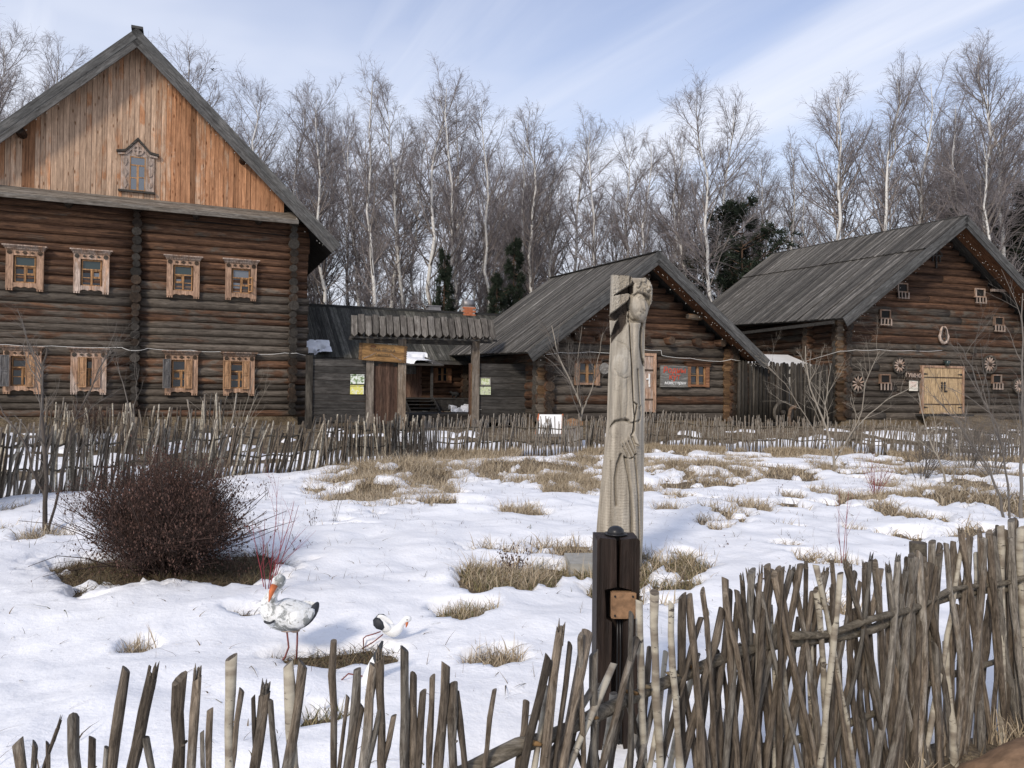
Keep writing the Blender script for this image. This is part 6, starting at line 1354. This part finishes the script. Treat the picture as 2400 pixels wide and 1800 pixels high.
def shrub(name, pos, nst, h, spread, seed, mats, label, cat='shrub', r=.006, n1=6, n2=5, n3=0, heads=False, K=6, wob=.12, droop=.0, sides=4, ang=.55, group=None, clip=None):
    g = np.random.default_rng(seed); t = empty(name, pos); tag(t, label, cat, group)
    az = g.random(nst)*2*np.pi; sp = spread*np.sqrt(g.random(nst)); dirs = np.stack([np.cos(az)*sp, np.sin(az)*sp, np.ones(nst)], 1)
    st0 = np.stack([np.cos(az)*sp*.08*h, np.sin(az)*sp*.08*h, np.full(nst, -.03)], 1)
    P, Rr = branch_set(st0, dirs, h*(.75+.35*g.random(nst))*np.sqrt(1+sp**2*.35), np.full(nst, r), K, droop, wob, g)
    plant_obj('stems', [tube_batch(P, Rr, sides)+(0,)], [mats[0]], t, (0, 0, 0)); parts = []
    def cut(P_, R_):
        if clip is None: return P_, R_
        t_ = P_[:, -1]; a_ = np.arctan2(t_[:, 1], t_[:, 0]); rn = .95+.5*(fbm(a_*2.6+9+seed, t_[:, 2]*4.5, 3)-.5)*2+.12*g.normal(0, 1, len(a_))
        k_ = ((t_[:, 0]/clip[0])**2+(t_[:, 1]/clip[0])**2+(np.maximum(t_[:, 2]-clip[2], 0)/(clip[1]-clip[2]))**2 < rn**2) & (t_[:, 2] > .0)
        return P_[k_], R_[k_]
    P1, R1 = cut(*branch_set(*children_of(P, Rr, n1, g, .2, 1., ang, .5, .6), 5, droop+.01, wob, g)); parts.append(tube_batch(P1, R1, 3)+(0,))
    if n2: P2, R2 = cut(*branch_set(*children_of(P1, R1, n2, g, .15, 1., ang, .55, .6), 4, droop, wob, g)); parts.append(tube_batch(P2, R2, 3)+(0,)); last = P2
    else: last = P1
    if n3: P3, R3 = cut(*branch_set(*children_of(last, R2, n3, g, .2, 1., ang, .6, .65), 3, droop, wob, g)); parts.append(tube_batch(P3, R3, 3)+(0,)); last = P3
    if heads:
        tips = last[:, -1]; k = g.random(len(tips)) < heads; tips = tips[k]
        hp = np.repeat(tips[:, None, :], 3, 1).copy(); hp[:, 1, 2] += .008; hp[:, 2, 2] += .016; hp[:, 0] += g.normal(0, .004, (len(hp), 3)); hr = np.tile(np.array([.002, .0055, .002]), (len(hp), 1))*(.6+.8*g.random((len(hp), 1))); parts.append(tube_batch(hp, hr, 4)+(1,))
    plant_obj('twigs', parts, [mats[0], mats[1] if len(mats) > 1 else mats[0]], t, (0, 0, 0)); return t
def gpos(px, py, dz=0.):
    p = hit(px, py); return (p.x, p.y, gzf(p.x, p.y)+dz)
bp = gpos(385, 1362)
shrub('brown_shrub', bp, 230, .97, .88, 21, [M['bush'], M['bushhead']], 'big dense brown leafless shrub with dried flower heads left in the garden', r=.006, n1=10, n2=7, n3=4, heads=.4, wob=.16, ang=.65, droop=-.01, clip=(.84, 1.2, .1))
def sapling(name, pos, paths, r, mats, label, seed, n1=7, n2=5, n3=3, ang=.6, lf=.42, droop=-.01, group=None, cat='tree', wob=.12):
    """trunk polylines given in metres from pos"""
    g = np.random.default_rng(seed); t = empty(name, pos); tag(t, label, cat, group); tr = []; cr_parts = []
    for path, rr in paths:
        K = 12; path = np.array(path, float); s = np.linspace(0, len(path)-1, K); i = np.minimum(s.astype(int), len(path)-2); f = (s-i)[:, None]; P = (path[i]*(1-f)+path[i+1]*f)[None]; P = P+np.concatenate([np.zeros((1, 1, 3)), g.normal(0, .012, (1, K-1, 3))], 1); Rr = (rr*(1-.75*np.linspace(0, 1, K)))[None]
        tr.append(tube_batch(P, Rr, 7)+(0,))
        P1, R1 = branch_set(*children_of(P, Rr, n1, g, .25, .98, ang, lf, .55, .25), 6, .02, wob, g); cr_parts.append(tube_batch(P1, R1, 5)+(0,))
        P2, R2 = branch_set(*children_of(P1, R1, n2, g, .2, 1., ang, .5, .6), 5, droop, wob, g); cr_parts.append(tube_batch(P2, R2, 3)+(0,))
        if n3: P3, R3 = branch_set(*children_of(P2, np.maximum(R2, .0018), n3, g, .2, 1., ang, .6, .65), 4, droop, wob, g); cr_parts.append(tube_batch(P3, R3, 3)+(0,))
    plant_obj('trunk', tr, [mats[0]], t, (0, 0, 0)); plant_obj('crown', cr_parts, [mats[1]], t, (0, 0, 0)); return t
D0 = hit(105, 1275).y; kk = D0/1800
p = gpos(105, 1275); sapling('young_tree', p, [([(0, 0, -.05), (0, 0, .5), (-.03, .0, 1.1), (-.06, 0, 1.7), (.0, .0, 1.95)], .026), ([(.03, 0, -.05), (.12, .02, .6), (.3, 0, 1.2), (.62, 0, 1.9)], .015), ([(0, 0, .35), (-.15, 0, .8), (-.5, .05, 1.3), (-.75, 0, 1.9)], .014)], .02, [M['alderbark'], M['greystem']], 'dark bare young fruit tree at the left edge in front of the wattle fence', 31, 8, 5, 3)
p = gpos(320, 1090); sapling('young_tree', p, [([(0, 0, -.1), (-.1, 0, .8), (-.28, 0, 1.7), (-.48, 0, 2.2)], .02), ([(0.02, 0, 0), (-.08, 0, 1.0), (.0, 0, 2.1)], .016)], .02, [M['greystem'], M['greystem']], 'thin bare sapling before the corner joint of the tall house', 32, 4, 3, 2)
p = gpos(1955, 1110); sapling('young_tree', p, [([(0, 0, -.05), (-.02, 0, .35), (-.18, 0, .9), (-.55, 0, 1.8), (-.62, 0, 2.6)], .032), ([(0, 0, .2), (.25, 0, .6), (.55, 0, 1.1), (.65, 0, 1.9), (.95, 0, 2.5)], .02), ([(-.05, 0, .4), (-.4, .1, .8), (-.9, .1, 1.7), (-1.4, .1, 2.2)], .015), ([(.1, 0, .4), (.6, .1, 1.0), (1.1, 0, 1.5), (1.7, 0, 1.8)], .014)], .03, [M['palestem'], M['palestem']], 'pale forked young tree in the snow before the big barn door', 33, 8, 5, 3, lf=.4)
p = gpos(1925, 1062); sapling('young_tree', p, [([(0, 0, -.05), (.05, 0, .8), (.15, 0, 1.8), (.25, 0, 2.6)], .022)], .02, [M['palestem'], M['palestem']], 'thin pale sapling right behind the forked young tree', 34, 7, 4, 2)
p = gpos(2395, 1235); sapling('young_tree', (p[0], p[1], p[2]), [([(0, 0, -.05), (.0, 0, .9), (-.01, 0, 1.8), (.01, 0, 2.9)], .024), ([(-.2, 0, 0), (-.35, 0, .6), (-.75, 0, 1.2), (-1.1, 0, 1.6)], .018), ([(-.15, 0, 0), (-.2, 0, .9), (-.6, 0, 1.9), (-.8, 0, 2.3)], .015)], .03, [M['greystem'], M['greystem']], 'tangled leaning young tree at the right edge above the meadow', 35, 8, 5, 3)
p = gpos(2225, 1150); sapling('young_tree', p, [([(0, 0, -.05), (-.12, 0, .4), (-.35, 0, .9), (-.55, 0, 1.7)], .022), ([(0, 0, .1), (.15, 0, .5), (.2, 0, 1.2)], .016)], .03, [M['palestem'], M['palestem']], 'small grey forked sapling between straw tufts right of the pale tree', 36, 7, 5, 2)
p = (2.05, 22.6, gzf(2.05, 22.6)); sapling('young_tree', p, [([(0, 0, -.05), (0, 0, .5), (.02, 0, 1.0), (-.3, 0, 1.7), (-.7, 0, 2.5), (-.9, 0, 3.4)], .045), ([(.02, 0, .9), (.3, 0, 1.5), (.45, 0, 2.2), (.6, 0, 3.2)], .024), ([(-.1, 0, 1.2), (-.15, .1, 2.), (.0, .1, 3.4)], .018)], .05, [M['palestem'], M['greystem']], 'bare apple tree in front of the workshop’s left window', 37, 11, 6, 3)
p = gpos(624, 1420); shrub('red_stemmed_shrub', p, 6, .78, .42, 41, [M['redstem'], M['bush']], 'crimson stemmed dogwood growing behind the large stork', r=.0042, n1=4, n2=2, heads=.12, wob=.06, ang=.42)
p = gpos(1370, 1385) ; p = gpos(2045, 1335)
shrub('thorny_shrub', gpos(1975, 1335), 3, .75, .16, 42, [M['redstem']], 'two thin brownish red canes rising from grass behind the near fence', r=.004, n1=2, n2=0, wob=.05)
shrub('thorny_shrub', gpos(2052, 1155), 12, .62, .45, 43, [M['redstem']], 'low reddish bramble clump on bare earth right of the pale tree', r=.005, n1=3, n2=2, wob=.07)
shrub('brown_shrub', gpos(960, 1075), 42, .62, .8, 44, [M['bush'], M['bushhead']], 'small brown twiggy bush at the wattle fence above the straw mound', r=.005, n1=6, n2=4, n3=0, heads=.5)
shrub('brown_shrub', (-10.3, 19.5, gzf(-10.3, 19.5)), 26, 1.3, .6, 45, [M['bush'], M['bushhead']], 'reddish brown bush between the wattle fence and tall house', r=.008, n1=6, n2=5, n3=3, heads=.4)
shrub('grey_shrub', (-7.0, 19.2, gzf(-7., 19.2)), 7, 2.0, .55, 46, [M['palestem']], 'long pale straggling canes in front of the lower right windows', r=.012, n1=3, n2=3, wob=.06)
shrub('withered_plant', gpos(1200, 1360), 9, .22, .5, 47, [M['bush'], M['bushhead']], 'withered dark leafy stalk in the tuft left of the statue', 'plant', r=.004, n1=6, n2=3, heads=1.)
shrub('withered_plant', gpos(622, 1180), 2, .36, .1, 48, [M['greystem'], M['bushhead']], 'tall dried weed stalk with hanging leaves right of the big shrub', 'plant', r=.003, n1=5, n2=3, heads=1.)
for k, (a, b_, h_, lb) in enumerate(((780, 1240, .5, 'thin upright weed stalk on the snow left of the straw mound'), (733, 1252, .3, 'knobbly short weed stem left of the thin upright stalk'), (1790, 1392, .16, 'dark stubby thorn clump just behind the near stakes'), (1820, 1170, .3, 'small weed cluster in the middle of the right meadow'), (1630, 1130, .25, 'brown weed tuft right of the statue near the hummocks'), (1700, 1300, .14, 'tiny dark weed right of the statue on clean snow'))):
    shrub('weed_stalk', gpos(a, b_), 3+k % 3, h_, .2, 60+k, [M['greystem'], M['bushhead']], lb, 'weed', r=.0025, n1=4, n2=0, heads=.6)
for k, (px_, hh_) in enumerate(((735, 1.1), (840, .9), (565, 1.), (2330, 1.3), (2270, 1.1), (2160, 1.0))):
    if px_ > 2100: shrub('brown_shrub', gpos(px_, 1110+20*(k % 2)), 16, hh_, .7, 70+k, [M['greystem'], M['bushhead']], ['', '', '', 'grey brown thicket against the fence at the far right edge', 'twiggy thicket left of the far right thicket by the fence', 'sparse twiggy bush before the barn ramp at the fence'][k], r=.008, n1=7, n2=5, n3=2, heads=.1)

# ---------------------------------------------------------------- background trees
def birch_variant(seed, H=20., dark=False, dens=1.):
    g = np.random.default_rng(seed); K = 14; z = np.linspace(0, H, K); wx = np.cumsum(g.normal(0, .16, K)); wy = np.cumsum(g.normal(0, .16, K)); wx -= wx[0]; wy -= wy[0]
    P = np.stack([wx, wy, z], -1)[None]; Rr = (.14*(1-z/H)**.8+.012)[None]; tv, tq = tube_batch(P, Rr, 7)
    n1 = int(46*dens); S, D, L, r1 = children_of(P, Rr, n1, g, .26, .97, .78, .22, .5, .25)
    tt = S[:, 2]/H; L = H*.27*(np.clip(1.16-tt, .12, 1)**.55)*(.55+.6*g.random(n1))*(sstep(.15, .55, tt)*.7+.3)
    P1, R1 = branch_set(S, D, L, np.minimum(r1, .042), 8, .085 if not dark else .05, .07, g)
    n2 = 9; P2, R2 = branch_set(*children_of(P1, R1, n2, g, .2, 1., .55, .45, .55, .15), 6, -.015 if not dark else .03, .12, g)
    P3, R3 = branch_set(*children_of(P2, np.maximum(R2, .006), 8, g, .1, 1., .55, .7, .7), 5, -.13 if not dark else .02, .12, g)
    R3 = np.maximum(R3, .0036)
    v, q_, mi = merge([tube_batch(P1, R1, 5)+(0,), tube_batch(P2, np.maximum(R2, .0065), 3)+(1,), tube_batch(P3, R3, 3)+(1,)])
    tm = np_mesh('trunk', tv, quads=tq, mats=[M['alderbark'] if dark else M['birch']]); cm = np_mesh('crown', v, quads=q_, mats=[M['alderbark'] if dark else M['birchlimb'], M['darktwig'] if dark else M['birchtwig']], mi=mi); return tm, cm
M['birchlimb'] = plain('birch_limb', (.22, .19, .17), .85, 0, .3, 3.)
BV = [birch_variant(200+k, 20., False, R.uniform(.85, 1.15)) for k in range(7)]; DV = [birch_variant(300+k, 20., True, 1.1) for k in range(4)]
LIB = dict()
TOPS = [(30, 75, 46), (-40, 130, 44), (150, 130, 50), (90, 190, 55), (475, 170, 44), (520, 225, 47), (565, 300, 52), (610, 330, 50), (655, 215, 45), (700, 255, 50), (748, 300, 54), (775, 232, 46), (830, 300, 52), (896, 195, 43), (930, 300, 50), (962, 245, 48), (1003, 230, 45), (1072, 212, 44), (1095, 280, 50), (1160, 240, 46), (1205, 330, 52), (1245, 290, 47), (1310, 340, 48), (1360, 330, 52), (1402, 312, 45), (1470, 350, 48), (1500, 345, 45), (1560, 330, 50), (1610, 330, 46), (1665, 262, 43), (1725, 262, 45), (1760, 400, 50), (1800, 392, 46), (1870, 345, 47), (1935, 232, 44), (1985, 225, 47), (2040, 238, 50), (2090, 195, 43), (2150, 200, 46), (2205, 255, 50), (2250, 300, 46), (2312, 135, 42), (2372, 185, 45), (2420, 200, 42), (2290, 330, 40)]
spots = ['above the tall house roof', 'right of the tall gable', 'over the gateway', 'above the workshop roof', 'between workshop and barn roofs', 'behind the barn ridge', 'at the far right above the barn']
def place_tree(var, px, ytop, D, label, group, H=20., kind='birch_tree', wide=1.):
    tm, cm = var; top = atY(px, ytop, D); z0_ = gzf(top.x, top.y)-.1; s = (top.z-z0_)/H
    t = empty(kind, (top.x, top.y, z0_), R.uniform(0, 6.28)); tag(t, label, 'tree', group); t.scale = (s*wide, s*wide, s); inst('trunk', tm, t); inst('crown', cm, t)
looks = ['tall bare birch', 'slender bare birch', 'full crowned bare birch', 'weeping bare birch', 'straight trunked bare birch']
def where(px):
    return 0 if px < 320 else 1 if px < 700 else 2 if px < 1180 else 3 if px < 1560 else 4 if px < 1780 else 5 if px < 2240 else 6
ORD = ['first', 'second', 'third', 'fourth', 'fifth', 'sixth', 'seventh', 'eighth', 'ninth', 'tenth', 'eleventh', 'twelfth', 'thirteenth', 'fourteenth']
TOPS.sort(); seen_ = {}
for k, (px_, yt_, D_) in enumerate(TOPS):
    w_ = where(px_); n_ = seen_[w_] = seen_.get(w_, -1)+1
    place_tree(BV[(k*5) % 7], px_, yt_, D_, '%s birch from the left in the row %s' % (ORD[n_], spots[w_]), 'front row birches', wide=R.uniform(1.0, 1.3))
for k in range(64):
    px_ = R.uniform(330, 2450) if k > 5 else R.uniform(-60, 140); yt_ = float(np.interp(px_, [0, 500, 900, 1250, 1500, 1780, 2000, 2400], [200, 330, 310, 400, 430, 470, 350, 280]))+R.uniform(-20, 90); D_ = R.uniform(50, 68)
    place_tree(DV[k % 4] if k % 3 == 1 else BV[(k*3) % 7], px_, yt_, D_, ('dark bare alder %s' if k % 3 == 1 else 'smaller birch of the back row %s') % spots[where(px_)], ('dark alders %s' if k % 3 == 1 else 'back row birches %s') % spots[where(px_)], kind='alder_tree' if k % 3 == 1 else 'birch_tree')
# low thicket and farther stems that read as one mass
g = np.random.default_rng(77); n = 900; xx = g.uniform(-55, 62, n); yy = g.uniform(56, 85, n); hh = g.uniform(5, 13, n)*np.interp(xx, [-55, -10, 10, 62], [.9, .9, 1.05, 1.15]); st_ = np.stack([xx, yy, gz(xx, yy)-.1], 1)
P, Rr = branch_set(st_, np.tile([0, 0, 1.], (n, 1)), hh, g.uniform(.03, .08, n), 6, 0., .04, g); P1, R1 = branch_set(*children_of(P, Rr, 14, g, .15, 1., .55, .3, .5, .2), 5, .04, .1, g); P2, R2 = branch_set(*children_of(P1, np.maximum(R1, .012), 4, g, .2, 1., .6, .55, .7), 4, .0, .12, g)
v, q_, mi = merge([tube_batch(P, Rr, 4)+(0,), tube_batch(P1, np.maximum(R1, .012), 3)+(1,), tube_batch(P2, np.maximum(R2, .01), 3)+(1,)])
o = bpy.data.objects.new('distant_wood', np_mesh('distant_wood', v, quads=q_, mats=[M['alderbark'], M['darktwig']], mi=mi)); link(o); tag(o, 'mass of thin leafless young trees deep in the wood behind the houses', 'woods', kind='stuff')
# conifers
def conifer(seed, pine=False, H=10.):
    g = np.random.default_rng(seed); P = np.zeros((1, 8, 3)); P[0, :, 2] = np.linspace(0, H, 8); Rr = (.12*(1-np.linspace(0, 1, 8))+.02)[None]; tv, tq = tube_batch(P, Rr, 7)
    n1 = 110 if not pine else 46; tz = g.uniform(.12 if not pine else .4, .99, n1); az = g.random(n1)*6.283; L = (H*.24*(1.04-tz)+.15) if not pine else H*.26*np.sin(np.clip((tz-.3)/.7, 0, 1)*2.6+.3)*(.7+.5*g.random(n1))
    S = np.stack([0*tz, 0*tz, tz*H], 1); D = np.stack([np.cos(az), np.sin(az), np.full(n1, -.15 if not pine else .35)], 1); P1, R1 = branch_set(S, D, L, np.full(n1, .03), 6, -.02 if not pine else .05, .06, g)
    S2, D2, L2, r2 = children_of(P1, R1, 16, g, .25, 1., .8, .3, .6); P2, R2 = branch_set(S2, D2, np.maximum(L2, .25), r2, 4, -.05, .1, g)
    # needle sprays: small tapering shoots set densely
    S3, D3, L3, r3 = children_of(P2, R2, 9, g, .0, 1., .7, .4, 1.); P3, R3 = branch_set(S3, D3, np.full(len(S3), .26), np.full(len(S3), .018 if not pine else .03), 3, 0, .05, g, .15)
    v, q_, mi = merge([tube_batch(P1, R1, 4)+(0,), tube_batch(P3, R3, 3)+(1,)])
    return np_mesh('trunk', tv, quads=tq, mats=[M['pinebark']]), np_mesh('crown', v, quads=q_, mats=[M['pinebark'], M['needle']], mi=mi)
SP = [conifer(1), conifer(2)]; PN = conifer(5, True)
for k, (px_, yt_, D_, v_, lb, w_) in enumerate(((1042, 582, 42, SP[0], 'dark narrow spruce behind the gateway roof', .65), (1205, 555, 43, SP[1], 'dark spruce left of the workshop roof end', .75), (1165, 640, 41, SP[0], 'small spruce just left of the taller spruce', .8), (2330, 470, 46, SP[1], 'dark spruce behind the right slope of the barn', 1.4), (2265, 480, 48, SP[0], 'dark spruce right behind the barn ridge', 1.3), (2420, 420, 45, SP[0], 'dark spruce cut by the right edge of the wood', 1.3))):
    place_tree(v_, px_, yt_, D_, lb, None, 10., 'spruce_tree', w_)
place_tree(PN, 1740, 488, 44, 'dark green pine rising between workshop and barn roofs', None, 10., 'pine_tree', .95); place_tree(PN, 1690, 560, 46, 'lower pine left of the dark green pine', None, 10., 'pine_tree', 1.)
# small bird over the birches
b = MB(); b.tube([(-.12, 0, 0), (-.04, 0, .03), (.08, 0, .02), (.16, 0, -.01)], [.01, .035, .035, .006], 6)
for s in (-1, 1): b.add([(.0, 0, .03), (.07, 0, .03), (.1, s*.25, .12), (.02, s*.18, .1), (.0, 0, .02), (.07, 0, .02), (.1, s*.25, .115), (.02, s*.18, .09)], [(0, 1, 2, 3), (7, 6, 5, 4), (0, 3, 7, 4), (1, 5, 6, 2), (0, 4, 5, 1), (2, 6, 7, 3)])
p = atY(496, 163, 30); o = b.build('flying_bird', M['fur'], None, p, (0, .4, .8)); o.scale = (.5, .5, .5); tag(o, 'tiny dark bird flying above the birch tops beside the gable', 'bird')
